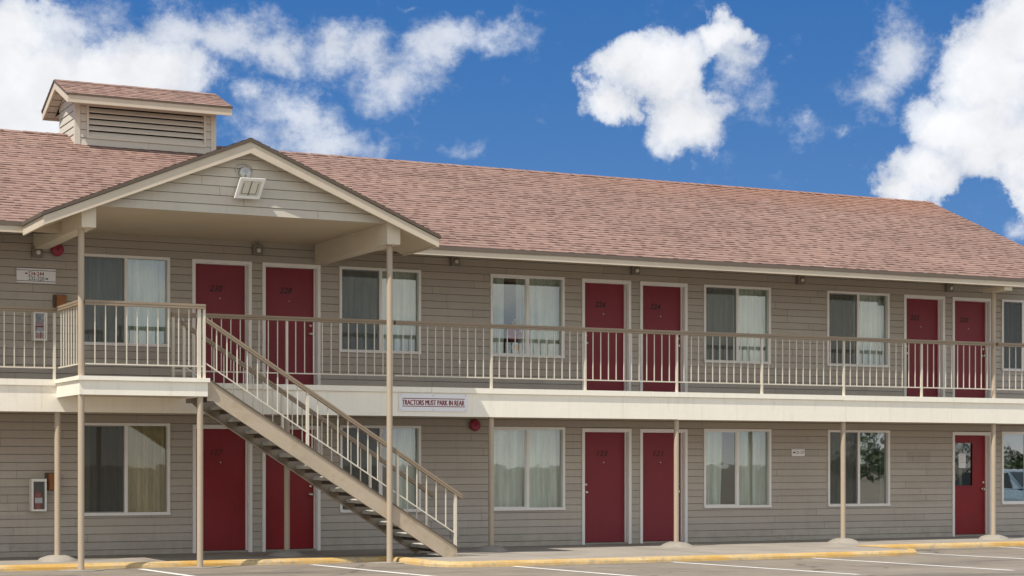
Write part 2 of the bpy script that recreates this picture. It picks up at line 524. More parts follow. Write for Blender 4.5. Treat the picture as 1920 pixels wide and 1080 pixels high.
# clapboards: org at u=0,z=0 ; ud along the wall, nd outward ; limits u0/u1 may vary with z
def clap(mb, org, ud, nd, u0, u1, z0, z1, holes=(), e=0.13, first=None, joints=True, jit=0.055):
    org = Vector(org); ud = Vector(ud); nd = Vector(nd)
    f0 = u0 if callable(u0) else (lambda z: u0)
    f1 = u1 if callable(u1) else (lambda z: u1)
    z = first if first is not None else z0
    def P(u, zz, d):
        return org + ud * u + nd * d + Vector((0, 0, zz))
    flip = ud.cross(Vector((0, 0, 1))).dot(nd) < 0
    def q(pts):
        mb.face(list(reversed(pts)) if flip else pts)
    while z < z1 - 1e-4:
        zb, zt = max(z, z0), min(z + e, z1)
        # split the course at every hole edge in z
        if z + e - .008 > zb: zt = min(zt, z + e - .008)
        cuts = sorted({zb, zt, *[c for h in holes for c in (h[2], h[3]) if zb < c < zt]})
        bj = []
        if joints:
            u = f0(zb) + rnd.uniform(0.6, 3.6)
            while u < f1(zb):
                bj.append(u); u += 3.66
        base = rnd.uniform(-jit * .5, jit * .5)
        for a, b in zip(cuts, cuts[1:]):
            mid = (a + b) / 2
            iv = [(None, None)]
            spans = []
            lo = ('e0',); cur = f0
            segs = sorted([(h[0], h[1]) for h in holes if h[2] <= mid <= h[3]])
            left = None
            pts = []
            for h0, h1 in segs:
                pts.append((left, h0)); left = h1
            pts.append((left, None))
            for l, r in pts:
                la, lb = (f0(a), f0(b)) if l is None else (l, l)
                ra, rb = (f1(a), f1(b)) if r is None else (r, r)
                if ra - la < 0.004:
                    continue
                js = [j for j in bj if la + .08 < j < ra - .08]
                ed = [(la, lb)] + [(j, j) for j in js] + [(ra, rb)]
                for i in range(len(ed) - 1):
                    s0 = 0.002 if i > 0 else 0; s1 = 0.002 if i < len(ed) - 2 else 0
                    mb.t = 1 + base + rnd.uniform(-jit, jit)
                    da = 0.019 - 0.014 * (a - z) / e; db = 0.019 - 0.014 * (b - z) / e
                    A0, A1 = ed[i][0] + s0, ed[i + 1][0] - s1
                    B0, B1 = ed[i][1] + s0, ed[i + 1][1] - s1
                    q([P(A0, a, da), P(A1, a, da), P(B1, b, db), P(B0, b, db)])
                    if abs(a - z) < 1e-5:
                        q([P(A0, a, -.012), P(A1, a, -.012), P(A1, a, da), P(A0, a, da)])
                if abs(b - zt) < 1e-5 and b < z1 - .02:   # open groove under the next board, tinted dark to deepen its shade line
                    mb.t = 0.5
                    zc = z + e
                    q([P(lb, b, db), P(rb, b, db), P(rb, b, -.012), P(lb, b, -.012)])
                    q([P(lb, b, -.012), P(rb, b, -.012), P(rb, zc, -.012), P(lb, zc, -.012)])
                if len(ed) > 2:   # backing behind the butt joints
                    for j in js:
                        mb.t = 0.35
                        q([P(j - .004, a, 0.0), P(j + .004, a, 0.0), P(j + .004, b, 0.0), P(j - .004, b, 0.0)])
        z += e
    mb.t = 1.0
    return mb

# shingle courses: p0 = eave start, ud along the eave, sd up the slope (unit), nd normal
def shingles(mb, p0, ud, sd, nd, f0, f1, length, e=0.145, lip=0.009, k0=0, skip=None):
    p0 = Vector(p0); ud = Vector(ud); sd = Vector(sd).normalized(); nd = Vector(nd).normalized()
    n = math.ceil(length / e)
    flip = ud.cross(sd).dot(nd) < 0
    for k in range(n):
        a = k * e; b = min(length, a + e)
        runs = [(f0(a), f1(a), f0(b), f1(b))]
        if skip:
            g = skip(a)
            if g:
                runs = [(f0(a), g[0], f0(b), g[0]), (g[1], f1(a), g[1], f1(b))]
        for la, ra, lb, rb in runs:
            if ra - la < 0.01:
                continue
            m = max(1, int((ra - la) / 1.2))
            for i in range(m):
                ua, ub = la + (ra - la) * i / m, la + (ra - la) * (i + 1) / m
                va, vb = lb + (rb - lb) * i / m, lb + (rb - lb) * (i + 1) / m
                w0 = 0.004 * math.sin(ua * 1.9 + k * 0.6); w1 = 0.004 * math.sin(ub * 1.9 + k * 0.6)
                P = [p0 + ud * ua + sd * (a + w0) + nd * lip, p0 + ud * ub + sd * (a + w1) + nd * lip,
                     p0 + ud * vb + sd * b + nd * 0.001, p0 + ud * va + sd * b + nd * 0.001]
                kk = k + k0
                uvs = [(ua, kk + 0.001), (ub, kk + 0.001), (vb, kk + 0.999), (va, kk + 0.999)]
                if flip: P.reverse(); uvs.reverse()
                mb.face(P, uvs)
                L = [p0 + ud * ua + sd * (a + w0), p0 + ud * ub + sd * (a + w1), p0 + ud * ub + sd * (a + w1) + nd * lip, p0 + ud * ua + sd * (a + w0) + nd * lip]
                uvl = [(ua, kk + .001)] * 4
                if flip: L.reverse()
                mb.face(L, uvl)
    return mb

# ------------------------------------------------------------------ dimensions (metres)
XL, XR = -6.0, 27.42            # building ends
EY, EZT, EZB = -2.0, 5.122, 4.962
PITCH = 0.43
RY = 3.33                        # ridge
RZ = EZT + (RY - EY) * PITCH
BY = 2 * RY                      # rear wall mirrors the front
DF = -1.63                       # deck front
GZ = -0.074                       # parking lot level
CX, CR, CY = 9.14, 3.11, -3.38   # canopy centre, half width, front
CZ0, CZ1 = 5.115, 6.408          # canopy roof edge / apex
CP = (CZ1 - CZ0) / CR
GY = -3.19                       # gable wall plane

# ------------------------------------------------------------------ ground, walkway, kerb, lines
mb = MB(); mb.face([(-900, -900, GZ), (900, -900, GZ), (900, 900, GZ), (-900, 900, GZ)])
structure('parking_lot', mb, 'asphalt', (0, 0, GZ))

mb = MB()
KW = 0.15
front = [(XL - 6, -2.50), (11.80, -2.50), (11.86, -2.56), (11.86, -4.25), (11.97, -4.48), (12.22, -4.58), (20.2, -4.58), (20.62, -4.50), (20.85, -4.2), (20.85, -2.75), (21.0, -2.62), (XR + 9, -2.62)]
# walkway surface inside the kerb
wp = [(x, y + 0.0) for x, y in front]
mb.cur = 0
mb.face([(wp[0][0], wp[0][1], 0), (wp[1][0], wp[1][1], 0), (wp[1][0], 0.3, 0), (wp[0][0], 0.3, 0)])
mb.face([(11.80, -2.50, 0), (11.86, -2.56, 0), (11.86, -4.25, 0), (11.97, -4.48, 0), (12.22, -4.58, 0), (20.2, -4.58, 0), (20.62, -4.50, 0), (20.85, -4.2, 0), (20.85, -2.75, 0), (20.85, 0.3, 0), (11.80, 0.3, 0)])
mb.face([(20.85, -2.75, 0), (21.0, -2.62, 0), (XR + 9, -2.62, 0), (XR + 9, 0.3, 0), (20.85, 0.3, 0)])
structure('walkway', mb, 'walk', (10, -1, 0))

def offset_path(pts, d):
    res = []
    for i, p in enumerate(pts):
        a = pts[max(i - 1, 0)]; c = pts[min(i + 1, len(pts) - 1)]
        n1 = None
        def nrm(q, r):
            dx, dy = r[0] - q[0], r[1] - q[1]
            l = math.hypot(dx, dy)
            return (dy / l, -dx / l)
        if i == 0: n = nrm(p, c); k = 1
        elif i == len(pts) - 1: n = nrm(a, p); k = 1
        else:
            m1, m2 = nrm(a, p), nrm(p, c)
            sx, sy = m1[0] + m2[0], m1[1] + m2[1]
            l = math.hypot(sx, sy); n = (sx / l, sy / l)
            k = 1 / max(0.5, n[0] * m1[0] + n[1] * m1[1])
        res.append((p[0] + n[0] * d * k, p[1] + n[1] * d * k))
    return res
def densify(pts, st=0.35):
    out = []
    for (x0, y0), (x1, y1) in zip(pts, pts[1:]):
        m = max(1, int(math.hypot(x1 - x0, y1 - y0) / st))
        for i in range(m):
            out.append((x0 + (x1 - x0) * i / m, y0 + (y1 - y0) * i / m))
    out.append(pts[-1])
    return out
fr_in = densify(front)
prof = [(0.0, 0.004), (0.0, 0.010), (0.115, 0.010), (0.145, -0.008), (0.163, -0.035), (0.172, GZ - 0.03)]
paths = [offset_path(fr_in, d) for d, z in prof]
mb = MB()
kr = random.Random(3)
jz = [[kr.uniform(-0.006, 0.004) for _ in fr_in] for _ in prof]
for r in range(len(prof) - 1):
    for i in range(len(fr_in) - 1):
        def V(rr, ii):
            x, y = paths[rr][ii]
            j = jz[rr][ii] if rr in (2, 3, 4) else 0
            return (x, y - j, prof[rr][1] + j)
        mb.face([V(r, i), V(r + 1, i), V(r + 1, i + 1), V(r, i + 1)])
structure('kerb', mb, 'kerb', (10, -2.7, 0))

LINES = [((7.55, -3.0), (8.0, -8.6)), ((10.26, -3.0), (10.95, -8.6)), ((12.86, -4.8), (13.35, -8.8)), ((15.68, -4.82), (16.27, -8.9)), ((18.42, -4.8), (18.92, -9.1)), ((21.05, -4.0), (21.75, -9.1)), ((24.03, -2.9), (24.35, -9.1)), ((26.8, -2.9), (27.2, -9.1)), ((4.8, -3.0), (5.2, -8.6))]
for (xa, ya), (xb, yb) in LINES:
    mb = MB(); w = 0.055
    n = 14
    for i in range(n):
        a, b = i / n, (i + 1) / n
        def W(s): return w * (1 + 0.1 * math.sin(s * 23 + xa))
        xA, yA = xa + (xb - xa) * a, ya + (yb - ya) * a
        xB, yB = xa + (xb - xa) * b, ya + (yb - ya) * b
        mb.face([(xA - W(a), yA, GZ + .004), (xB - W(b), yB, GZ + .004), (xB + W(b), yB, GZ + .004), (xA + W(a), yA, GZ + .004)])
    structure('parking_line', mb, 'line')

# ------------------------------------------------------------------ motel building
motel = thing('motel_building', (16, 0, 0), 'two storey taupe clapboard motel with red doors, white framed windows and brown shingle roof', 'motel')

UW = [(7.38, 8.87), (11.88, 13.42), (14.79, 16.30), (19.32, 20.85), (22.19, 23.72), (26.63, 27.385)]
LW = [(7.38, 8.87), (11.89, 13.42), (14.78, 16.31), (19.32, 20.86), (22.21, 23.73), (26.63, 27.385)]
UD = [(9.25, 10.29), (10.48, 11.53), (16.67, 17.71), (17.91, 18.95), (24.09, 25.13), (25.33, 26.37)]
LD = [(9.26, 10.30), (10.48, 11.53), (16.67, 17.72), (17.91, 18.95), (25.33, 26.37)]
UZ, LZ = (3.435, 4.92), (0.65, 2.165)
DZU, DZL = (2.77, 4.92), (0.0, 2.15)
holes = [(a + .02, b - .02, UZ[0] + .02, UZ[1] - .02) for a, b in UW] + [(a + .02, b - .02, LZ[0] + .02, LZ[1] - .02) for a, b in LW] \
      + [(a + .02, b - .02, -1, DZU[1] - .02) for a, b in UD][:0] + [(a + .02, b - .02, 2.0 + .7, DZU[1] - .02) for a, b in UD] + [(a + .02, b - .02, -1, DZL[1] - .02) for a, b in LD]
mb = MB()
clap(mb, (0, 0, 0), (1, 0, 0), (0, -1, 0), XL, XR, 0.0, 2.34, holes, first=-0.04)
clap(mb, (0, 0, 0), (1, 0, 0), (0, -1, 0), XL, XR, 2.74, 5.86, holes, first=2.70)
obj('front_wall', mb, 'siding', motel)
# end walls with gables, rear wall
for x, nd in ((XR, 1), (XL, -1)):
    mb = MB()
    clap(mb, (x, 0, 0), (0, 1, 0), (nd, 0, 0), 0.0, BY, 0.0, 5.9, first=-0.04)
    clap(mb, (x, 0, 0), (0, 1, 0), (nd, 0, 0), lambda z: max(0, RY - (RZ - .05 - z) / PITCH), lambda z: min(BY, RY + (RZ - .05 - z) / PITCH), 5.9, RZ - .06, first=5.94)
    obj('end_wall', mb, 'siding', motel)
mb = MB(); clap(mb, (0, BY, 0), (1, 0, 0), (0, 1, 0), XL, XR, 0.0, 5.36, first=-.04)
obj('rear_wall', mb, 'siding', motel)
mb = MB()
mb.box(XR - .022, XR - .017, 0.0, 0.9, 0.02, 5.3)
mb.box(XL + .02, XR - .023, 0.9, 0.98, 0.02, 5.3)          # room side partition that keeps the rooms dark
mb.box(XL + .02, XR - .02, 0.005, 0.9, 2.40, 2.70)
mb.box(XL + .02, XR - .02, 0.005, 0.9, 5.30, 5.36)
obj('room_partition', mb, 'dark_in', motel)

# roof
sl = math.hypot(1, PITCH)
sd = Vector((0, 1 / sl, PITCH / sl)); nd = Vector((0, -PITCH / sl, 1 / sl))
L = (RY - EY) * sl
def under_canopy(a):
    z = EZT + a * PITCH / sl
    hw = (CZ1 - z) / CP - 0.12
    return (CX - hw, CX + hw) if hw > 0.15 else None
mb = MB()
RX0, RX1 = XL - 0.3, XR + 0.06
shingles(mb, (0, EY, EZT), (1, 0, 0), sd, nd, lambda a: RX0, lambda a: RX1, L, skip=under_canopy)
sdb = Vector((0, -1 / sl, PITCH / sl)); ndb = Vector((0, PITCH / sl, 1 / sl))
shingles(mb, (0, 2 * RY - EY, EZT), (1, 0, 0), sdb, ndb, lambda a: RX0, lambda a: RX1, L, k0=60)
roof = obj('roof', mb, 'shingle', motel)
mb = MB()
nb = int((RX1 - RX0) / 0.2)
for i in range(nb):
    xa = RX0 + (RX1 - RX0) * i / nb; xb = RX0 + (RX1 - RX0) * (i + 1) / nb + .02
    h = 0.014 + 0.006 * rnd.random()
    u = [(xa, 200.001), (xb, 200.001), (xb, 200.9), (xa, 200.9)]
    if CX - 1.25 < (xa + xb) / 2 < CX + 1.3 and False: continue
    mb.face([(xa, RY - .14, RZ - .14 * PITCH + h), (xb, RY - .14, RZ - .14 * PITCH + h * .6), (xb, RY, RZ + h * .6), (xa, RY, RZ + h)], u)
    mb.face([(xa, RY, RZ + h), (xb, RY, RZ + h * .6), (xb, RY + .14, RZ - .14 * PITCH + h * .6), (xa, RY + .14, RZ - .14 * PITCH + h)], u)
obj('ridge_cap', mb, 'shingle', roof)
# gable end rake trim (right and left)
for x in (RX1, RX0 - .03):
    mb = MB()
    for s in (1, -1):
        a = (x, RY, RZ - .02); b = (x, RY - s * (RY - EY), EZT - .02)
        mb.prism([a, b, (b[0], b[1], b[2] - .17), (a[0], a[1], a[2] - .19)], (.03, 0, 0))
    obj('rake_board', mb, 'tan', motel)

# eave: drip edge, fascia, soffit  (broken by the canopy)
CL, CRX = CX - CR, CX + CR
for xa, xb in ((RX0, CL), (CRX, RX1)):
    mb = MB()
    n = max(2, int((xb - xa) / 1.5))
    for i in range(n):           # slightly wavy shingle and metal edge
        u0, u1 = xa + (xb - xa) * i / n, xa + (xb - xa) * (i + 1) / n
        d0, d1 = .006 * math.sin(u0 * 1.3), .006 * math.sin(u1 * 1.3)
        vs = []
        for u, d in ((u0, d0), (u1, d1)):
            vs += [(u, EY - .012, EZT - .002), (u, EY - .022, EZT - .066 + d), (u, EY + .05, EZT - .066 + d), (u, EY + .05, EZT + .01)]
        mb.raw(vs, [(0, 1, 5, 4), (1, 2, 6, 5), (3, 0, 4, 7)])
    obj('drip_edge', mb, 'brown', motel)
    mb = MB(); mb.box(xa, xb, EY - .004, EY + .03, EZB, EZT - .06)
    obj('eave_fascia', mb, 'tan', motel)
for xa, xb in ((RX0, 6.62), (11.65, RX1)):
    mb = MB()
    n = max(1, round((xb - xa) / 1.22))
    for i in range(n):           # plywood sheets nailed under the rafters
        u0, u1 = xa + (xb - xa) * i / n, xa + (xb - xa) * (i + 1) / n - .006
        za, zb = EZB + .045, EZB + .045 + (-EY - .035) * PITCH
        mb.prism([(u0, EY + .031, za), (u0, -.004, zb), (u0, -.004, zb + .02), (u0, EY + .031, za + .02)], (u1 - u0, 0, 0))
    obj('soffit', mb, 'soffit', motel)

# deck
mb = MB()
mb.box(XL, XR + .02, DF + .04, -0.003, 2.31, 2.345)
mb.box(XL, XR + .02, DF + .04, -0.003, 2.70, 2.765)
deck = obj('balcony_deck', mb, ['soffit'], motel)
mb = MB()
bx = XL
for xe in (-1.0, 2.7, 6.40, 10.2, 14.0, 17.75, 21.45, 25.1, XR + .02):
    mb.box(bx, xe - .003, DF, DF + .038, 2.29 + rnd.uniform(-.003, .003), 2.688)
    bx = xe
obj('deck_fascia', mb, 'cream', deck)
mb = MB()
bx = XL
for xe in (1.3, 6.66, 8.60, 12.9, 17.2, 21.4, 25.9, XR + .02):
    if not (bx > 6.6 and xe < 8.65):
        mb.bbox(bx, xe - .004, DF - .03, DF + .2, 2.69 + rnd.uniform(-.002, .002), 2.782 + rnd.uniform(-.004, .004), .008)
    bx = xe
obj('deck_kerb', mb, 'cream', deck)
# landing
LX0, LX1, LY = 6.62, 8.56, -3.10
mb = MB(); mb.box(LX0 + .03, LX1 - .03, LY + .04, DF + .04, 2.53, 2.765)
land = obj('stair_landing', mb, 'soffit', motel)
mb = MB()
mb.box(LX0, LX1, LY, LY + .038, 2.51, 2.722)
mb.box(LX0, LX0 + .03, LY + .039, DF - .001, 2.51, 2.722)
mb.box(LX1 - .03, LX1, LY + .039, DF - .001, 2.51, 2.722)
obj('landing_fascia', mb, 'cream', land)
mb = MB()
mb.bbox(LX0 - .03, LX1 + .03, LY - .035, LY + .14, 2.724, 2.785, .008)
mb.bbox(LX0 - .03, LX0 + .12, LY + .141, DF - .031, 2.724, 2.783, .002)
obj('landing_kerb', mb, 'cream', land)

# canopy
sc_ = math.hypot(1, CP)
mb = MB()
Lc = CR * sc_
for s in (-1, 1):
    shingles(mb, (CX + s * CR, 0, CZ0), (0, 1, 0), (-s / sc_, 0, CP / sc_), (s * CP / sc_, 0, 1 / sc_), lambda a: CY - .03, lambda a: 1.2 if a > .4 else -1.6 + 0 * a, Lc, k0=100 if s > 0 else 150)
can = obj('canopy_roof', mb, 'shingle', motel)
mb = MB(); m2 = MB()
for s in (-1, 1):
    ex, ax = CX + s * CR, CX
    # brown shingle edge over the tan rake board
    mb.prism([(ex + s * .03, CY - .035, CZ0 - .012), (ax, CY - .035, CZ1 + .0), (ax, CY - .035, CZ1 - .055), (ex + s * .03, CY - .035, CZ0 - .062)], (0, .05, 0))
    a = [(ex, CY - .012, CZ0 - .06), (ax, CY - .012, CZ1 - .056), (ax, CY - .012, CZ1 - .225), (ex, CY - .012, CZ0 - .195)]
    m2.prism(a, (0, .042, 0))
    # eave edge of the canopy running back to the main eave
    m2.box(min(ex, ex - s * .03), max(ex, ex - s * .03), CY + .031, EY - .006, CZ0 - .195, CZ0 - .06)
    mb.box(min(ex + s * .03, ex - s * .02), max(ex + s * .03, ex - s * .02), CY + .016, EY - .036, CZ0 - .06, CZ0 - .012)
obj('shingle_edge', mb, 'brown', can)
obj('rake_board', m2, 'tan', can)
mb = MB()
BXL, BXR = (6.62, 6.83), (11.43, 11.65)
gz0 = 5.27
clap(mb, (0, GY, 0), (1, 0, 0), (0, -1, 0), lambda z: max(BXL[1] - .01, CX - (CZ1 - .07 - z) / CP), lambda z: min(BXR[0] + .01, CX + (CZ1 - .07 - z) / CP), gz0, CZ1 - .09, e=.142, first=gz0 - .01)
obj('gable_wall', mb, 'siding_pale', can)
mb = MB()
mb.box(BXL[1], BXR[0], GY + .002, -0.004, gz0 + .002, gz0 + .03)
obj('canopy_ceiling', mb, 'soffit', can)
for (x0, x1) in (BXL, BXR):
    mb = MB()
    mb.box(x0, x1, GY - .05, -0.004, 4.945, 5.31)
    obj('beam', mb, 'beam', can)
# canopy soffits either side of the beams (grooved boards)
for s, xb in ((-1, BXL[0]), (1, BXR[1])):
    mb = MB()
    ex = CX + s * (CR - .031)
    n = 9
    y1 = EY + .03
    za = CZ0 - .17; zb = CZ0 - .17 + abs(ex - xb) * CP
    for i in range(n):
        ya, yb = CY + .032 + (y1 - CY - .032) * i / n, CY + .032 + (y1 - CY - .032) * (i + 1) / n - .007
        mb.face([(ex, ya, za), (ex, yb, za), (xb, yb, zb), (xb, ya, zb)])
    mb.face([(ex, CY + .032, za + .012), (ex, y1, za + .012), (xb, y1, zb + .012), (xb, CY + .032, zb + .012)])
    mb.face([(ex, y1 + .0005, EZB + .02), (xb, y1 + .0005, EZB + .02), (xb, y1 + .0005, zb + .012), (ex, y1 + .0005, za + .012)])
    obj('canopy_soffit', mb, 'soffit', can)
# underside of the rake overhang
mb = MB()
for s in (-1, 1):
    for i in range(2):
        ya, yb = CY + .03 + i * .135, CY + .03 + i * .135 + .131
        mb.face([(CX + s * (CR - .06), ya, CZ0 - .12 + .06 * CP), (CX, ya, CZ1 - .12), (CX, yb, CZ1 - .12), (CX + s * (CR - .06), yb, CZ0 - .12 + .06 * CP)])
obj('rake_soffit', mb, 'soffit', can)

# cupola on the ridge
QX0, QX1, QY0, QY1 = 7.96, 10.51, 2.73, 3.93
QE, QR = 7.975, 8.38                 # roof edge / ridge
QO = 0.40
qp = (QR - QE) / (RY - (QY0 - QO))
def rz(y): return EZT + (y - EY) * PITCH if y < RY else RZ - (y - RY) * PITCH
mb = MB()
clap(mb, (0, QY0, 0), (1, 0, 0), (0, -1, 0), QX0, QX1, 7.10, 8.0, [(8.19, 10.30, 7.31, 8.0)], e=.14, first=7.15 - .14)
for x, n_ in ((QX0, -1), (QX1, 1)):
    clap(mb, (x, 0, 0), (0, 1, 0), (n_, 0, 0), lambda z: max(QY0, RY - (QR - .07 - z) / qp), lambda z: min(QY1, RY + (QR - .07 - z) / qp), 7.10, QR - .12, e=.14, first=7.07)
clap(mb, (0, QY1, 0), (1, 0, 0), (0, 1, 0), QX0, QX1, 7.10, 8.0, e=.14)
cup = obj('cupola', mb, 'siding_pale', motel)
for x0, x1 in ((QX0 - .022, QX0 + .075), (QX1 - .075, QX1 + .022)):
    mb = MB()
    mb.box(x0, x1, QY0 - .024, QY0 + .06, rz(QY0) - .05, 7.87)
    obj('corner_trim', mb, 'pale', cup)
mb = MB()
for a in ((8.15, 10.34, 7.275, 7.315), (8.15, 10.34, 7.93, 7.96), (8.15, 8.19, 7.3155, 7.9295), (10.30, 10.34, 7.3155, 7.9295)):
    mb.box(a[0], a[1], QY0 - .03, QY0 + .12, a[2], a[3])
obj('louvre_frame', mb, 'pale', cup)
mb = MB()
for i in range(6):
    z = 7.318 + i * .105
    mb.prism([(8.192, QY0 - .020, z), (8.192, QY0 - .020, z + .018), (8.192, QY0 + .030, z + .088), (8.192, QY0 + .030, z + .070)], (2.106, 0, 0))
lou = obj('louvre', mb, 'pale', cup)
mb = MB(); mb.box(8.16, 10.33, QY0 + .125, QY0 + .14, 7.2, 7.99)
obj('louvre_back', mb, 'black', cup)
mb = MB()
qx0, qx1 = 7.725, 10.71
ql = math.hypot(RY - QY0 + QO, QR - QE)
for s in (1, -1):
    sdq = Vector((0, s * (RY - QY0 + QO), QR - QE)) / ql
    ndq = Vector((0, -s * (QR - QE), RY - QY0 + QO)) / ql
    shingles(mb, (0, RY - s * (RY - QY0 + QO), QE), (1, 0, 0), sdq, ndq, lambda a: qx0 - .02, lambda a: qx1 + .02, ql, k0=230 if s > 0 else 260)
    mb.face([(qx0, RY, QR + .016), (qx1, RY, QR + .016), (qx1, RY - s * .12, QR + .016 - .12 * qp), (qx0, RY - s * .12, QR + .016 - .12 * qp)], [(qx0, 300.01), (qx1, 300.01), (qx1, 300.9), (qx0, 300.9)])
obj('cupola_roof', mb, 'shingle', cup)
mb = MB(); m2 = MB(); m3 = MB()
for s in (1, -1):
    ye = RY - s * (RY - QY0 + QO)
    y0, y1 = (ye, ye + .03) if s > 0 else (ye - .03, ye)
    mb.box(qx0, qx1, y0, y1, QE - .155, QE - .025)
    y0, y1 = (ye - .02, ye + .03) if s > 0 else (ye - .03, ye + .02)
    m2.box(qx0 - .01, qx1 + .01, y0, y1, QE - .0245, QE - .004)
    for x in (qx0, qx1 - .03):
        mb.prism([(x, RY, QR - .025), (x, ye + s * .031, QE - .02 + .01), (x, ye + s * .031, QE - .155), (x, RY, QR - .165)], (.03, 0, 0))
    m2.prism([(qx0 - .015, RY, QR - .002), (qx0 - .015, ye, QE - .004), (qx0 - .015, ye, QE - .03), (qx0 - .015, RY, QR - .03)], (.04, 0, 0))
    for x0, x1 in ((qx0 + .031, QX0 - .02), (QX1 + .02, qx1 - .031)):
        n = 5
        for i in range(n):
            t0, t1 = i / n, (i + 1) / n - .03
            f = lambda t: (RY + (ye + s * .03 - RY) * t, QR - .13 + (QE - QR) * t)
            (ya, za), (yb, zb) = f(t0), f(t1)
            m3.face([(x0, ya, za), (x1, ya, za), (x1, yb, zb), (x0, yb, zb)])
        m3.face([(x0, RY, QR - .12), (x1, RY, QR - .12), (x1, ye, QE - .12), (x0, ye, QE - .12)])
    m3.box(QX0 - .02, QX1 + .02, min(ye + s * .031, QY0 if s > 0 else QY1), max(ye + s * .031, QY0 if s > 0 else QY1), QE - .11, QE - .10)
obj('cupola_fascia', mb, 'tan', cup)
obj('cupola_drip_edge', m2, 'brown', cup)
obj('cupola_soffit', m3, 'pale', cup)

# ------------------------------------------------------------------ windows
def curtain(mb, x0, x1, z0, z1, y, amp=.042, waves=9, seed=0, taper=0.0):
    r = random.Random(seed)
    ph = r.uniform(0, 6); k1 = waves * 2 * math.pi; k2 = k1 * r.uniform(1.6, 2.3)
    n = int(waves * 10); rows = 7
    vs = []
    for j in range(rows + 1):
        t = j / rows
        for i in range(n + 1):
            s = i / n
            d = amp * (math.sin(s * k1 + ph + .5 * math.sin(3 * t + s * 5)) + .4 * math.sin(s * k2 + 1.3 * ph))
            d *= 0.35 + .65 * (1 - t)
            xx = x0 + (x1 - x0) * s + taper * (1 - t) * (s - .5)
            vs.append((xx, y + d, z0 + (z1 - z0) * t))
    fs = []
    for j in range(rows):
        for i in range(n):
            a = j * (n + 1) + i
            fs.append((a, a + 1, a + n + 2, a + n + 1))
    mb.smooth = True
    mb.raw(vs, fs)
    mb.smooth = False
    return mb

def window(x0, x1, z0, z1, left, right, screen=True, lglass='glass', rglass='glass', seed=0, split=None, valance=False):
    fw = .045
    mb = MB()
    yf, yb = -.034, .09
    if split is None: split = (x0 + x1) / 2 - .015
    def ring(mb, a, b, c, d, w, y0, y1):
        mb.box(a, b, y0, y1, c, c + w); mb.box(a, b, y0, y1, d - w, d)
        mb.box(a, a + w, y0 + .0015, y1 - .0015, c + w, d - w); mb.box(b - w, b, y0 + .0015, y1 - .0015, c + w, d - w)
    ring(mb, x0, x1, z0, z1, fw, yf, yb)
    w = obj('window', mb, 'trim', motel)
    mb = MB()
    ring(mb, x0 + fw, split, z0 + fw, z1 - fw, .018, .012, .04)
    mb.box(split, split + .055, .0, .045, z0 + fw, z1 - fw)
    mb.box(x0 - .0, x1 + .0, -.05, -.0345, z0 - .004, z0 + .03)
    obj('sash', mb, 'trim', w)
    a, b, c, d = x0 + fw, split, z0 + fw, z1 - fw
    mb = MB(); mb.face([(a, .028, c), (b, .028, c), (b, .028, d), (a, .028, d)])
    obj('pane', mb, lglass, w)
    mb = MB(); mb.face([(split + .055, .034, c), (x1 - fw, .034, c), (x1 - fw, .034, d), (split + .055, .034, d)])
    obj('pane', mb, rglass, w)
    if screen:
        mb = MB(); mb.face([(a, .008, c), (b, .008, c), (b, .008, d), (a, .008, d)])
        obj('insect_screen', mb, 'screen', w)
    mb = MB(); mb.box(x0 + .01, x1 - .01, .091, .30, z0 + .002, z0 + .03)
    obj('sill', mb, 'trim', w)
    for spec, (p, q) in ((left, (x0 - .02, split + .03)), (right, (split + .02, x1 + .03))):
        if spec is None: continue
        for mat, s0, s1, tap in spec:
            mb = MB()
            curtain(mb, p + (q - p) * s0, p + (q - p) * s1, z0 + .0, z1 + .05, .20, waves=max(2, 6 * (s1 - s0)), seed=seed + int(s0 * 10), taper=tap)
            obj('curtain', mb, mat, w)
            seed += 3
    return w

P_ = [('cur_pale', 0, 1, 0)]; G_ = [('cur_grey', 0, 1, 0)]; T_ = [('cur_tan', 0, 1, 0)]; D_ = [('cur_dark', 0, 1, 0)]
window(*UW[0], *UZ, P_, P_, True, seed=1)
window(*UW[1], *UZ, P_, P_, True, seed=11)
window(*UW[2], *UZ, [('cur_pale', 0, .52, -.05), ('cur_pale', .80, 1, 0)], P_, False, seed=23)
window(*UW[3], *UZ, P_, P_, True, seed=31)
window(*UW[4], *UZ, G_, P_, True, seed=41)
window(UW[5][0], UW[5][1], *UZ, G_, [('cur_grey', 0, 1, 0)], True, seed=51, split=27.20)
window(*LW[0], *LZ, [('cur_tan', .0, .3, 0), ('cur_dark', .3, 1, 0)], T_, True, seed=61, lglass='glass_low', rglass='glass_low')
window(*LW[1], *LZ, D_, [('cur_pale', .35, 1, .05)], True, seed=71)
window(*LW[2], *LZ, P_, P_, False, seed=81)
window(*LW[3], *LZ, [('cur_pale', 0, .72, -.05)], [('cur_pale', .08, 1, 0)], False, seed=91, rglass='glass')
window(*LW[4], *LZ, G_, [('cur_grey', .84, 1, 0)], True, rglass='glass_dark', seed=101)
window(LW[5][0], LW[5][1], *LZ, None, None, False, lglass='glass_dark', rglass='glass_dark', seed=111, split=27.285)

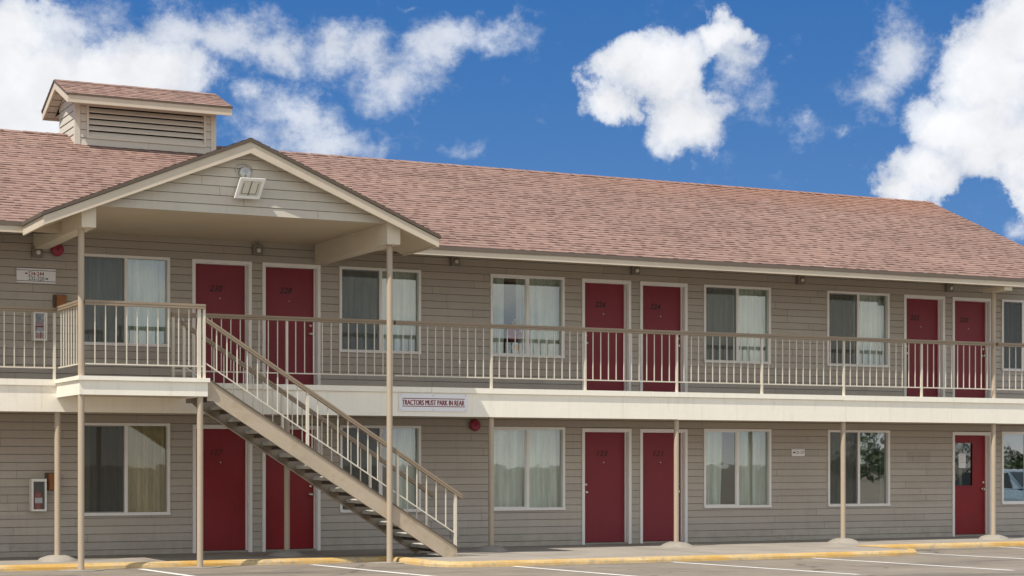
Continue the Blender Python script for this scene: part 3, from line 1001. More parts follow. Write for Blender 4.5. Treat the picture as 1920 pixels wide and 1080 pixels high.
# ------------------------------------------------------------------ doors
def door(x0, x1, z0, z1, num, mat='door', knob='R', faint=False, lite=False, numx=None):
    cw = .055
    mb = MB()
    yo = -.032
    mb.box(x0, x1, yo, -.001, z1 - cw, z1)
    mb.box(x0, x0 + cw, yo + .001, -.001, z0, z1 - cw); mb.box(x1 - cw, x1, yo + .001, -.001, z0, z1 - cw)
    # jamb liners
    mb.box(x0 + cw - .012, x0 + cw + .012, -.0005, .16, z0, z1 - cw + .012)
    mb.box(x1 - cw - .012, x1 - cw + .012, -.0005, .16, z0, z1 - cw + .012)
    mb.box(x0 + cw + .0125, x1 - cw - .0125, -.0005, .16, z1 - cw - .012, z1 - cw + .0115)
    # stops
    for a, b in ((x0 + cw + .0125, x0 + cw + .03), (x1 - cw - .03, x1 - cw - .0125)):
        mb.box(a, b, .065, .10, z0, z1 - cw - .0125)
    dx0, dx1, dz1 = x0 + cw + .014, x1 - cw - .014, z1 - cw - .014
    dz0 = z0 + .035
    d = MB()
    y0, y1 = .101, .145
    if lite:
        a, b, c, e = 25.475, 25.955, 1.03, 1.935
        d.box(dx0, a, y0, y1, dz0, dz1); d.box(b, dx1, y0, y1, dz0, dz1)
        d.box(a, b, y0, y1, dz0, c); d.box(a, b, y0, y1, e, dz1)
    else:
        d.box(dx0, dx1, y0, y1, dz0, dz1)
    dr = obj('door', d, mat, motel)
    obj('door_frame', mb, 'trim', dr)
    mb = MB(); mb.box(x0 + cw + .013, x1 - cw - .013, -.01, .16, z0 + .001, z0 + .03)
    obj('threshold', mb, 'concrete', dr)
    kx = dx1 - .07 if knob == 'R' else dx0 + .07
    kz = z0 + .97
    mb = MB()
    mb.lathe((kx, y0, kz), (0, -1, 0), [(.034, 0), (.034, .008), (.013, .012), (.013, .035), (.028, .045), (.032, .06), (.024, .074), (.0, .078)], 14)
    obj('door_knob', mb, 'knob', dr)
    mb = MB()
    mb.lathe((kx, y0, kz + .14), (0, -1, 0), [(.028, 0), (.028, .018), (.02, .026), (0, .028)], 14)
    obj('deadbolt', mb, 'knob', dr)
    mb = MB(); mb.lathe(((x0 + x1) / 2, y0, z0 + 1.52), (0, -1, 0), [(.014, 0), (.013, .006), (0, .007)], 10)
    obj('peephole', mb, 'knob', dr)
    for hz in (.25, 1.05, 1.82):
        hx = dx0 - .004 if knob == 'R' else dx1 + .004
        mb = MB(); mb.tube([(hx, y0 - .006, z0 + hz - .05), (hx, y0 - .006, z0 + hz + .05)], .008, 8)
        obj('hinge', mb, 'steel', dr)
    mb = MB(); mb.box(dx0 + .01, dx1 - .01, y0 - .006, y0 - .0005, dz0 + .004, dz0 + .05)
    obj('door_sweep', mb, mat, dr)
    if num:
        nx = numx if numx else (x0 + x1) / 2 - .08
        mb = MB()
        text_mb(mb, num, nx, z0 + 1.69 + rnd.uniform(-.01, .01), y0 - .003, .235, .105, shear=.28, bold=.016)
        obj('door_number', mb, 'ink_faint' if faint else 'ink', dr)
    if lite:
        a, b, c, e = 25.475, 25.955, 1.03, 1.935
        mb = MB()
        mb.box(a - .02, b + .02, y0 - .012, y0 - .0005, c - .02, c + .012); mb.box(a - .02, b + .02, y0 - .012, y0 - .0005, e - .012, e + .02)
        mb.box(a - .02, a + .012, y0 - .011, y0 - .0005, c + .012, e - .012); mb.box(b - .012, b + .02, y0 - .011, y0 - .0005, c + .012, e - .012)
        obj('lite_frame', mb, mat, dr)
        mb = MB(); mb.face([(a, y0 + .02, c), (b, y0 + .02, c), (b, y0 + .02, e), (a, y0 + .02, e)])
        obj('door_pane', mb, 'glass', dr)
        mb = MB(); curtain(mb, a + .20, b - .17, c, e, .24, waves=3, seed=5)
        obj('door_curtain', mb, 'cur_grey', dr)
    return dr
for (x0, x1), num, kn, nx in zip(UD, ('230', '228', '226', '224', '222', '220'), 'LRLRLR', (9.70, 10.94, 17.12, 18.31, 24.45, 25.73)):
    door(x0, x1, *DZU, num, 'door', kn, numx=nx)
for (x0, x1), num, kn, nx, mt in zip(LD[:4], ('127', '125', '123', '121'), 'LRLR', (9.72, 10.96, 17.16, 18.38), ('door_dark', 'door_dark', 'door', 'door')):
    door(x0, x1, *DZL, num, mt, kn, faint=True, numx=nx)
od = door(*LD[4], *DZL, None, 'door_dark', 'R', lite=True)
od['label'] = 'red office door with a tall glass pane'

# ------------------------------------------------------------------ support posts
PR = .047
def post_pole(x, y, z0, z1):
    mb = MB()
    mb.tube([(x, y, z0), (x, y, z1)], PR, 16)
    return mb
MOUND = MB()
mr = random.Random(5)
rings = [(.315, -.005), (.30, .012), (.25, .042), (.18, .072), (.11, .088), (.045, .092)]
n = 24
vs = []
for r, h in rings:
    for k in range(n):
        w = 2 * math.pi * k / n
        rr = r * (1 + .05 * math.sin(3 * w + r * 9) + mr.uniform(-.04, .04))
        vs.append((rr * math.cos(w), rr * math.sin(w), h + mr.uniform(-.008, .008) * (r > .05)))
fs = [(i * n + k, i * n + (k + 1) % n, (i + 1) * n + (k + 1) % n, (i + 1) * n + k) for i in range(len(rings) - 1) for k in range(n)]
fs.append(tuple(range((len(rings) - 1) * n, len(rings) * n)))
MOUND.smooth = True; MOUND.raw(vs, fs)
mound_mesh = MOUND.mesh('footing', [M['concrete']], (0, 0, 0))
PY = -1.53
posts = [
    (6.66, PY, 'tan round post on a concrete mound, right of the lower fire extinguisher'),
    (10.38, PY, 'tan post on a concrete mound in the shade behind the staircase'),
    (14.07, PY, 'shaded tan post on a concrete mound just right of the stair foot'),
    (17.78, PY, 'tan post on a concrete mound, standing in front of door 121'),
    (21.46, PY, 'tan post on a concrete mound in front of the window left of the office door'),
    (25.10, PY, 'lower tan post on a concrete mound, left of the office door with a glass pane'),
]
posts[5] = (26.42, PY, posts[5][2])
posts[5] = (25.10, PY, 'tan post on a concrete mound just right of the glazed red door')
first = None
for x, y, lab in posts:
    t = thing('support_post', (x, y, 0), lab, 'post', 'posts holding up the balcony')
    if first is None:
        pole = obj('pole', post_pole(x, y, 0.0, 2.309), 'post', t, (x, y, 0)); first = pole
    else:
        pole = inst('pole', first, (x, y, 0), t)
    ft = bpy.data.objects.new('footing', mound_mesh)
    link(ft, (x, y, 0), t)
    ft.rotation_euler.z = rnd.uniform(0, 6)
def tall_post(x, y, z0, z1, lab, base=True, grp='posts standing on the parking lot'):
    t = thing('support_post', (x, y, z0), lab, 'post', grp)
    obj('pole', post_pole(x, y, z0, z1), 'post', t, (x, y, z0))
    if base:
        mb = MB()
        mb.prism([(x + .34 * math.cos(k * math.pi / 8) * (1 + .12 * math.sin(k * 2.1)), y + .24 * math.sin(k * math.pi / 8), z0 + .001) for k in range(16)], (0, 0, .012))
        obj('footing', mb, 'concrete', t)
    return t
PYF = -3.03
tall_post(6.66, PYF, GZ, 2.509, 'short tan post under the left front corner of the stair landing')
tall_post(6.66, PYF, 2.786, 4.944, 'upper tan post from the landing corner to the left canopy beam', False, 'posts holding up the canopy')
tall_post(8.46, PYF, GZ, 2.509, 'short tan post under the right front corner of the stair landing')
tall_post(11.53, PYF - .06, GZ, 4.944, 'tallest tan post, in front of the staircase, from lot to canopy beam')
t = tall_post(25.10, PY, 2.766, 4.884, 'shaded tan post on the balcony beside door 220, up to the eave', False, 'posts holding up the roof')
mb = MB(); mb.prism([(25.0, EY + .04, 4.885), (25.0, -1.35, 4.885), (25.0, -1.15, 4.965), (25.0, EY + .04, 4.965)], (.2, 0, 0))
obj('bracket', mb, 'tan', t)

# ------------------------------------------------------------------ balcony railings
RYY = -1.575
ZT, ZB = 3.885, 2.965
bal_src = post_src = None
def bar_rail(mb, a, b, w, h0, h1):
    # rail between two points: two stacked strips like a capped handrail
    a = Vector(a); b = Vector(b); d = (b - a)
    side = Vector((d.y, -d.x, 0)).normalized()
    def strip(wd, za, zb):
        pts = [a + side * wd + Vector((0, 0, za)), a - side * wd + Vector((0, 0, za)), a - side * wd + Vector((0, 0, zb)), a + side * wd + Vector((0, 0, zb))]
        mb.prism(pts, d)
    strip(w, h0 + (h1 - h0) * .5, h1)
    strip(w * .72, h0 + (h1 - h0) * .36, h0 + (h1 - h0) * .499)
    strip(w, h0, h0 + (h1 - h0) * .359)
bal_cache = {}
def baluster(h, parent, loc, name='baluster', s=.0072):
    key = (round(h, 3), s)
    if key not in bal_cache:
        mb = MB(); mb.box(-s, s, -s, s, 0, h)
        bal_cache[key] = mb.mesh(name, [M['bal']], (0, 0, 0))
    return link(bpy.data.objects.new(name, bal_cache[key]), loc, parent)
def run(name, a, b, z, posts_at, label, group='balcony railings', zt=ZT, zb=ZB, step=.1525, hw=.045, skip_bal=()):
    a = Vector(a); b = Vector(b); d = (b - a); Ln = d.length; u = d / Ln
    t = thing(name, (a.x, a.y, z), label, 'railing', group)
    mb = MB(); bar_rail(mb, (a.x, a.y, 0), (b.x, b.y, 0), hw, zt - .07, zt)
    obj('top_rail', mb, 'rail', t)
    mb = MB()
    side = Vector((u.y, -u.x, 0)) * .009
    p = [Vector((a.x, a.y, zb - .01)) + side, Vector((a.x, a.y, zb - .01)) - side, Vector((a.x, a.y, zb + .01)) - side, Vector((a.x, a.y, zb + .01)) + side]
    mb.prism(p, Vector((d.x, d.y, 0)))
    obj('bottom_rail', mb, 'bal', t)
    for s in posts_at:
        q = a + u * s
        baluster(zt - .0705 - z, t, (q.x, q.y, z), 'post', .019)
    s = 0.0
    marks = sorted(set([0.0] + list(posts_at) + [Ln]))
    for m0, m1 in zip(marks, marks[1:]):
        k = round((m1 - m0) / step)
        if k < 2: continue
        for i in range(1, k):
            s = m0 + (m1 - m0) * i / k
            q = a + u * s
            baluster(zt - .0705 - zb - .011, t, (q.x, q.y, zb + .0105))
    return t
DZ = 2.783
run('balcony_railing', (1.2, RYY), (6.63, RYY), DZ, [1.6, 3.43, 5.40], 'shaded railing run at the far left, in front of the upper fire extinguisher')
run('balcony_railing', (8.44, RYY), (12.22, RYY), DZ, [.03, 1.92, 3.76], 'shaded railing run in front of doors 230 and 228, behind the stair rails')
run('balcony_railing', (12.26, RYY), (25.05, RYY), DZ, [1.79, 3.62, 5.50, 7.33, 9.18, 11.02], 'longest railing run, in front of doors 226, 224, 222 and 220')
run('balcony_railing', (25.15, RYY), (XR, RYY), DZ, [1.75], 'short railing run at the far right, beyond the upper post')
# landing railing (side + front)
t = thing('balcony_railing', (6.66, LY + .05, 2.786), 'sunlit railing around the stair landing, left of the staircase top', 'railing', 'balcony railings')
LRY = LY + .05
mb = MB()
bar_rail(mb, (6.655, RYY - .05, 0), (6.655, LRY + .05, 0), .04, ZT - .055, ZT + .015)
bar_rail(mb, (6.705, LRY, 0), (8.53, LRY, 0), .045, ZT - .055, ZT + .015)
obj('top_rail', mb, 'rail', t)
mb = MB()
mb.box(6.646, 6.664, LRY + .05, RYY - .05, ZB - .01, ZB + .01)
mb.box(6.71, 8.50, LRY - .009, LRY + .009, ZB - .01, ZB + .01)
obj('bottom_rail', mb, 'bal', t)
for i in range(1, 9):
    y = RYY - .05 + (LRY - RYY) * i / 9.0
    baluster(ZT - .0555 - ZB - .011, t, (6.655, y, ZB + .0105))
for i in range(1, 12):
    x = 6.70 + .158 * i
    if x < 8.36:
        baluster(ZT - .0555 - ZB - .011, t, (x, LRY, ZB + .0105))
baluster(ZT - .0555 - 2.786, t, (8.44, LRY + .012, 2.786), 'post', .026)
baluster(ZT - .0555 - 2.786, t, (8.515, LRY, 2.786), 'post', .020)

# ------------------------------------------------------------------ staircase
stair = thing('staircase', (10.6, -2.5, 0), 'straight outdoor staircase with tan steel stringers, concrete treads and cream railings', 'staircase')
SX0, SX1 = 8.562, 12.72
SS = (2.735 - 0.145) / (SX1 - 8.64)          # slope of the flight
def sz(x): return 2.735 - (x - 8.64) * SS
def stringer(y0, y1, out):
    # web plate
    drop = .30
    web = [(8.562, 2.735), (8.64, 2.735), (SX1, sz(SX1)), (SX1, 0.002), (8.64 + (2.735 - drop) / SS, 0.002), (8.72, sz(8.72) - drop), (8.66, 2.44), (8.562, 2.44)]
    mb = MB()
    mb.prism([(x, y0, z) for x, z in web], (0, y1 - y0, 0))
    return mb
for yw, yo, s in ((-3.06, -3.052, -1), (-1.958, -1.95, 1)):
    st = obj('stringer', stringer(min(yw, yo), max(yw, yo), s), 'stringer' if s < 0 else 'stringer_shaded', stair)
    mb = MB()
    y0, y1 = (yw - .022, yw + .03) if s < 0 else (yo - .03, yo + .022)
    for dz in (0.0,):
        mb.prism([(8.63, y0, 2.736), (8.64, y0, 2.7505), (SX1, y0, sz(SX1) + .0155), (SX1, y0, sz(SX1) + .001)], (0, y1 - y0, 0))
    obj('flange', mb, 'flange', st)
    mb = MB()
    y0, y1 = (yw + .009, yw + .055) if s < 0 else (yo - .055, yo - .009)
    x2 = 8.64 + (2.735 - .30) / SS
    mb.prism([(8.74, y0, sz(8.74) - .297), (8.74, y0, sz(8.74) - .285), (x2 - .03, y0, .034), (x2 - .02, y0, .016)], (0, y1 - y0, 0))
    obj('lower_flange', mb, 'stringer', st)
    # foot plate
    mb = MB(); mb.box(SX1 - .16, SX1 - .03, min(yw, yw + s * .05), max(yw, yw + s * .05), .002, .012)
    if s < 0: mb.box(SX1 - .13, SX1 - .05, yw - .012, yw - .001, .0125, .07)
    obj('foot_plate', mb, 'stringer', st)
NT_ = 14
tr = random.Random(11)
for i in range(NT_):
    # tread tops descend from the landing
    zt = 2.77 - (i + 1) * 2.765 / (NT_ + 1)
    xa = 8.60 + i * .2855
    mb = MB()
    ya, yb = -3.045, -1.965
    # precast tread: rounded nosing, slightly ragged edges
    n = 9
    for k in range(n):
        pass
    xa += .07
    # precast plank with worn, slightly ragged edges over a dark sheet painting its underside shade
    m = 8
    secs = []
    for k in range(m + 1):
        y = ya + (yb - ya) * k / m
        j = tr.uniform(-.004, .004); j2 = tr.uniform(-.003, .003)
        secs.append([(xa + j, y, zt - .066), (xa + j, y, zt - .008), (xa + .008 + j, y, zt + j2), (xa + .16, y, zt + j2), (xa + .172 + j, y, zt - .012), (xa + .172, y, zt - .066)])
    vs = [p for sec in secs for p in sec]
    fs = [(k * 6 + a, k * 6 + (a + 1) % 6, (k + 1) * 6 + (a + 1) % 6, (k + 1) * 6 + a) for k in range(m) for a in range(6)]
    fs += [tuple(reversed(range(6))), tuple(range(m * 6, m * 6 + 6))]
    mb.raw(vs, fs)
    td = obj('tread', mb, 'tread', stair)
    mb = MB(); mb.box(xa + .008, xa + .166, ya + .002, yb - .002, zt - .078, zt - .0665)
    mb.box(xa + .152, xa + .165, ya + .002, yb - .002, zt - .13, zt - .0785)
    obj('shade_sheet', mb, 'shade_sheet', td)
    for s, y in ((1, ya), (-1, yb)):
        mb = MB()
        y0, y1 = (y, y + .006) if s > 0 else (y - .006, y)
        y2, y3 = (y, y + .045) if s > 0 else (y - .045, y)
        pts = [(y, zt - .0785), (y3 if s > 0 else y2, zt - .0785), (y3 if s > 0 else y2, zt - .085), (y + s * .006, zt - .085), (y + s * .006, zt - .125), (y, zt - .125)]
        mb.prism([(xa + .01, p, q) for p, q in pts], (.14, 0, 0))
        obj('angle_bracket', mb, 'stringer_shaded', td)
    for y in (ya + .07, ya + .15, yb - .15, yb - .07):
        mb = MB()
        mb.lathe((xa, y, zt - .03), (-1, 0, 0), [(.017, 0), (.017, .012), (.009, .013), (.009, .03), (0, .031)], 8)
        obj('bolt', mb, 'steel', td)
# stair railings
def stair_rail(y, x_top, x_end, posts_x, sides):
    t = bpy.data.objects.new('railing', None)
    link(t, (10.6, y, 0), stair)
    def top(x): return sz(x) + .905
    mb = MB()
    pts_o = []
    for wd, za, zb in ((.042, -.035, 0), (.03, -.046, -.0355), (.042, -.07, -.0465)):
        a = [(x_top, y - wd, top(x_top) + za), (x_top, y - wd, top(x_top) + zb), (x_end, y - wd, top(x_end) + zb), (x_end, y - wd, top(x_end) + za)]
        mb.prism(a, (0, 2 * wd, 0))
    obj('handrail', mb, 'rail', t)
    def low(x): return sz(x) + .215
    mb = MB()
    mb.prism([(x_top, y - .008, low(x_top) - .011), (x_top, y - .008, low(x_top) + .011), (posts_x[-1], y - .008, low(posts_x[-1]) + .011), (posts_x[-1], y - .008, low(posts_x[-1]) - .011)], (0, .016, 0))
    obj('lower_rail', mb, 'bal', t)
    for px in posts_x:
        h = top(px) - .075 - (sz(px) + .016)
        mb = MB(); s = .021
        zl, zr = top(px - s) - .0705, top(px + s) - .0705
        mb.raw([(px - s, y - s, sz(px - s) + .016), (px + s, y - s, sz(px + s) + .016), (px + s, y + s, sz(px + s) + .016), (px - s, y + s, sz(px - s) + .016),
                (px - s, y - s, zl), (px + s, y - s, zr), (px + s, y + s, zr), (px - s, y + s, zl)],
               [(0, 3, 2, 1), (4, 5, 6, 7), (0, 1, 5, 4), (1, 2, 6, 5), (2, 3, 7, 6), (3, 0, 4, 7)])
        obj('post', mb, 'bal', t)
    marks = [x_top] + list(posts_x)
    marks = sorted(set(marks))
    for m0, m1 in zip(marks, marks[1:]):
        k = max(1, round((m1 - m0) / .167))
        for i in range(1, k):
            x = m0 + (m1 - m0) * i / k
            h = (top(x) - .068) - (low(x) + .006)
            baluster(round(h, 3), t, (x, y, low(x) + .006), 'baluster', .0078)
    return t
stair_rail(-3.05, 8.55, 12.80, [10.17, 11.68, 12.69], -1)
stair_rail(-1.955, 8.50, 12.80, [8.53, 10.15, 11.66, 12.66], 1)

# ------------------------------------------------------------------ things on the wall
def wall_lamp(x, z, label):
    t = thing('wall_lamp', (x, -.016, z), label, 'wall light', 'square wall lights under the eave')
    mb = MB(); s = .085
    mb.bbox(x - s, x + s, -.10, -.017, z - .085, z + .085, .014)
    obj('housing', mb, 'lampbox', t)
    mb = MB()
    mb.lathe((x + .01, -.10, z - .01), (-.15, -1, -.25), [(.052, 0), (.052, .02), (.042, .022), (.042, .008)], 14)
    obj('bezel', mb, 'lampbox', t)
    mb = MB()
    mb.lathe((x + .01, -.102, z - .01), (-.15, -1, -.25), [(.040, .0), (.036, .016), (.02, .026), (0, .029)], 14)
    obj('bulb', mb, 'lens', t)
    return t
wall_lamp(6.67, 4.90, 'small square wall light under the left canopy beam, beside the round red bell')
wall_lamp(10.38, 5.12, 'small square wall light above and between doors 230 and 228')
wall_lamp(14.07, 5.11, 'small square wall light under the eave, right of the canopy')
wall_lamp(17.79, 5.12, 'small square wall light above and between doors 226 and 224')
wall_lamp(21.53, 5.10, 'small square wall light under the eave between two windows, right of door 224')
wall_lamp(25.22, 5.10, 'small square wall light above and between doors 222 and 220')

def bell(x, z, label):
    t = thing('alarm_bell', (x, -.016, z), label, 'alarm bell', 'red alarm bells')
    mb = MB(); mb.lathe((x, -.016, z), (0, -1, 0), [(.085, 0), (.085, .035), (.06, .04)], 22)
    obj('back_plate', mb, 'lampbox', t)
    mb = MB(); mb.lathe((x, -.058, z), (0, -1, 0), [(.104, 0), (.108, .012), (.10, .032), (.08, .048), (.045, .056), (.018, .058), (.016, .066), (0, .067)], 28)
    obj('gong', mb, 'bell', t)
bell(6.99, 4.95, 'round red bell high on the wall under the left end of the canopy')
bell(14.46, 2.185, 'round red bell under the balcony, below the white notice about tractors')

def cabinet(x0, x1, z0, z1, lab, lab2, dark):
    t = thing('extinguisher_cabinet', ((x0 + x1) / 2, -.016, z0), lab, 'cabinet', 'white extinguisher cabinets')
    yb, yf = -.0165, -.19
    mb = MB(); w = .03
    mb.box(x0, x1, yf + .02, yb, z0, z0 + .012); mb.box(x0, x1, yf + .02, yb, z1 - .012, z1)
    mb.box(x0, x0 + .012, yf + .0205, yb, z0 + .012, z1 - .012); mb.box(x1 - .012, x1, yf + .0205, yb, z0 + .012, z1 - .012)
    mb.box(x0 + .012, x1 - .012, yb - .01, yb, z0 + .012, z1 - .012)
    obj('case', mb, 'trim', t)
    mb = MB()
    tw = .045
    mb.box(x0, x1, yf, yf + .019, z0, z0 + w); mb.box(x0, x1, yf, yf + .019, z1 - tw, z1)
    mb.box(x0, x0 + w, yf, yf + .019, z0 + w, z1 - tw); mb.box(x1 - w, x1, yf, yf + .019, z0 + w, z1 - tw)
    obj('door_frame', mb, 'trim', t)
    mb = MB(); mb.face([(x0 + w, yf + .01, z0 + w), (x1 - w, yf + .01, z0 + w), (x1 - w, yf + .01, z1 - tw), (x0 + w, yf + .01, z1 - tw)])
    obj('pane', mb, 'glass_clear', t)
    mb = MB(); mb.box(x0 + .013, x1 - .013, yb - .014, yb - .0105, z0 + .013, z1 - .013)
    obj('lining', mb, 'steel' if dark == 0 else 'black', t)
    cx, cy = (x0 + x1) / 2, -.095
    e = thing('fire_extinguisher', (cx, cy, z0 + .0125), lab2, 'extinguisher', 'fire extinguishers in their cabinets')
    mb = MB(); mb.lathe((cx, cy, z0 + .0125), (0, 0, 1), [(.0, 0), (.056, .0), (.058, .01), (.058, .25), (.045, .285), (.02, .30), (.018, .32), (0, .321)], 18)
    obj('cylinder', mb, 'ext', e)
    mb = MB(); mb.box(cx - .0585, cx + .0585, cy - .061, cy - .0585, z0 + .13, z0 + .215)
    obj('instruction_label', mb, 'paper', e)
    mb = MB()
    mb.box(cx - .02, cx + .02, cy - .018, cy + .018, z0 + .334, z0 + .366)
    mb.prism([(cx - .07, cy - .01, z0 + .372), (cx + .03, cy - .01, z0 + .366), (cx + .03, cy - .01, z0 + .38), (cx - .07, cy - .01, z0 + .39)], (0, .02, 0))
    mb.prism([(cx - .065, cy - .01, z0 + .405), (cx + .03, cy - .01, z0 + .385), (cx + .03, cy - .01, z0 + .395), (cx - .065, cy - .01, z0 + .42)], (0, .02, 0))
    obj('lever', mb, 'black', e)
    mb = MB(); mb.tube([(cx + .02, cy, z0 + .35), (cx + .06, cy - .01, z0 + .33), (cx + .068, cy - .02, z0 + .25), (cx + .066, cy - .03, z0 + .12)], .009, 8)
    obj('hose', mb, 'black', e)
cabinet(6.585, 6.805, 3.47, 3.95, 'white extinguisher cabinet on the upper wall behind the left railing', 'red fire extinguisher inside the upper wall cabinet', 0)
cabinet(6.555, 6.795, .735, 1.255, 'white extinguisher cabinet on the ground floor wall at the far left', 'red fire extinguisher inside the ground floor cabinet', 1)

def wall_box(x0, x1, z0, z1, label):
    t = thing('wall_box', ((x0 + x1) / 2, -.016, z0), label, 'wall box', 'brown wall boxes')
    mb = MB(); mb.bbox(x0, x1, -.055, -.0165, z0, z1, .006)
    obj('back_board', mb, 'brown', t)
    mb = MB(); mb.bbox(x0 + .045, x1 - .008, -.115, -.0555, z0 + .012, z1 - .03, .012)
    obj('box_front', mb, 'woodbox', t)
    mb = MB(); mb.box(x0 + .04, x1 - .004, -.122, -.0556, z1 - .0295, z1 - .012)
    obj('lid', mb, 'woodbox', t)
wall_box(6.93, 7.14, 3.99, 4.225, 'small orange brown wooden box on the upper wall, below the red bell')
wall_box(6.80, 7.035, 1.065, 1.35, 'small orange brown wooden box on the lower wall, partly behind a post')

def sign_panel(t, x0, x1, z0, z1, yb, yf, mat='sign'):
    mb = MB(); mb.bbox(x0, x1, yf, yb, z0, z1, .004)
    return obj('panel', mb, mat, t)
# tractors notice on the balcony fascia
t = thing('sign', (12.93, DF, 2.38), 'long white notice reading TRACTORS MUST PARK IN REAR on the balcony fascia', 'sign')
yS = DF - .018
sign_panel(t, 12.305, 13.565, 2.375, 2.668, DF - .001, yS)
mb = MB()
for k, dx in enumerate((-.004, 0, .004)):
    text_mb(mb, 'TRACTORS MUST PARK IN REAR', 12.935 + dx, 2.521, yS - .002 - .0004 * k, 1.142, .088)
obj('lettering', mb, 'signred', t)
for z in (2.588, 2.458):
    mb = MB(); mb.box(12.365, 13.515, yS - .003, yS - .0005, z - .006, z + .006)
    obj('stripe', mb, 'signred', t)
for x in (12.34, 12.93, 13.53):
    for z in (2.40, 2.645):
        mb = MB(); mb.lathe((x, yS, z), (0, -1, 0), [(.009, 0), (.008, .004), (0, .005)], 8)
        obj('screw', mb, 'steel', t)
# room directions, upper wall
t = thing('sign', (6.66, -.016, 4.41), 'white room number sign reading 234-244 and 232-220 on the upper wall', 'sign')
yS = -.034
sign_panel(t, 6.35, 6.975, 4.405, 4.635, -.0165, yS)
mb = MB()
text_mb(mb, '234-244', 6.66, 4.553, yS - .002, .25, .068, bold=.01)
obj('lettering', mb, 'signred', t)
mb = MB()
text_mb(mb, '232-220', 6.665, 4.476, yS - .002, .25, .064, bold=.006)
obj('lettering', mb, 'signblack', t)
def arrow(mb, x, z, w, s, y):
    h = w * .5
    mb.face([(x + s * w * .55, y, z), (x, y, z + h * .75), (x, y, z + h * .35), (x - s * w * .45, y, z + h * .35), (x - s * w * .45, y, z - h * .35), (x, y, z - h * .35), (x, y, z - h * .75)])
mb = MB(); arrow(mb, 6.505, 4.553, .05, -1, yS - .002)
obj('arrow', mb, 'signred', t)
mb = MB(); arrow(mb, 6.83, 4.476, .05, 1, yS - .002)
obj('arrow', mb, 'signblack', t)
for z in (4.605, 4.432):
    mb = MB(); mb.box(6.352, 6.973, yS - .003, yS - .0005, z - .004, z + .004)
    obj('stripe', mb, 'signblack', t)
# small ground floor sign
t = thing('sign', (21.495, -.016, 1.65), 'small white room number sign with a left arrow on the ground floor wall', 'sign')
sign_panel(t, 21.34, 21.645, 1.645, 1.785, -.0165, yS)
mb = MB(); text_mb(mb, '121-127', 21.53, 1.715, yS - .002, .19, .055, bold=.006)
obj('lettering', mb, 'signred', t)
mb = MB(); arrow(mb, 21.395, 1.715, .06, -1, yS - .002)
obj('arrow', mb, 'signblack', t)
mb = MB(); mb.box(21.345, 21.64, yS - .003, yS - .0005, 1.764, 1.769)
obj('stripe', mb, 'signred', t)

# floodlight on the gable
t = thing('floodlight', (9.14, GY - .016, 5.55), 'white square floodlight hung on the canopy gable', 'floodlight')
mb = MB(); mb.lathe((9.10, GY - .017, 5.90), (0, -1, 0), [(.095, 0), (.095, .045), (.08, .055), (0, .056)], 20)
obj('junction_box', mb, 'steel', t)
mb = MB()
mb.tube([(9.10, GY - .07, 5.86), (9.10, GY - .10, 5.82), (9.10, GY - .12, 5.78)], .018, 8)
mb.tube([(8.965, GY - .018, 5.90), (8.96, GY - .03, 5.97), (9.0, GY - .03, 6.02), (9.1, GY - .03, 6.035), (9.2, GY - .03, 6.0), (9.22, GY - .03, 5.93)], .007, 6)
obj('conduit', mb, 'steel', t)
# tilted body, facing down and out
c = Vector((9.13, GY - .17, 5.655)); ax = Vector((1, 0, 0)); up = Vector((0.20, -.33, .92)).normalized(); ax = Vector((1, .05, .02)).normalized(); nn = ax.cross(up).normalized()
if nn.y > 0: nn = -nn
def fb(mb, u0, u1, v0, v1, d0, d1, tap=0):
    q = []
    for d, k in ((d0, 1), (d1, 1 - tap)):
        for u, v in ((u0, v0), (u1, v0), (u1, v1), (u0, v1)):
            q.append(c + ax * u * k + up * v * k + nn * d)
    mb.raw(q, [(3, 2, 1, 0), (4, 5, 6, 7), (0, 1, 5, 4), (1, 2, 6, 5), (2, 3, 7, 6), (3, 0, 4, 7)])
mb = MB()
fb(mb, -.19, .19, -.15, .15, .0, -.10, .25)
fb(mb, -.20, .20, .115, .16, .001, .03); fb(mb, -.20, .20, -.16, -.115, .001, .03)
fb(mb, -.20, -.15, -.1145, .1145, .001, .029); fb(mb, .15, .20, -.1145, .1145, .001, .029)
obj('housing', mb, 'flood', t)
mb = MB()
fb(mb, -.148, -.006, -.112, .112, .002, .018); fb(mb, .006, .148, -.112, .112, .002, .018)
obj('lens', mb, 'floodlens', t)
mb = MB()
fb(mb, -.005, .005, -.113, .113, .0185, .024); fb(mb, -.12, .12, -.09, -.082, .0185, .022); fb(mb, -.12, -.112, -.081, .08, .0185, .022); fb(mb, .112, .12, -.081, .08, .0185, .022)
obj('lens_bar', mb, 'brown', t)

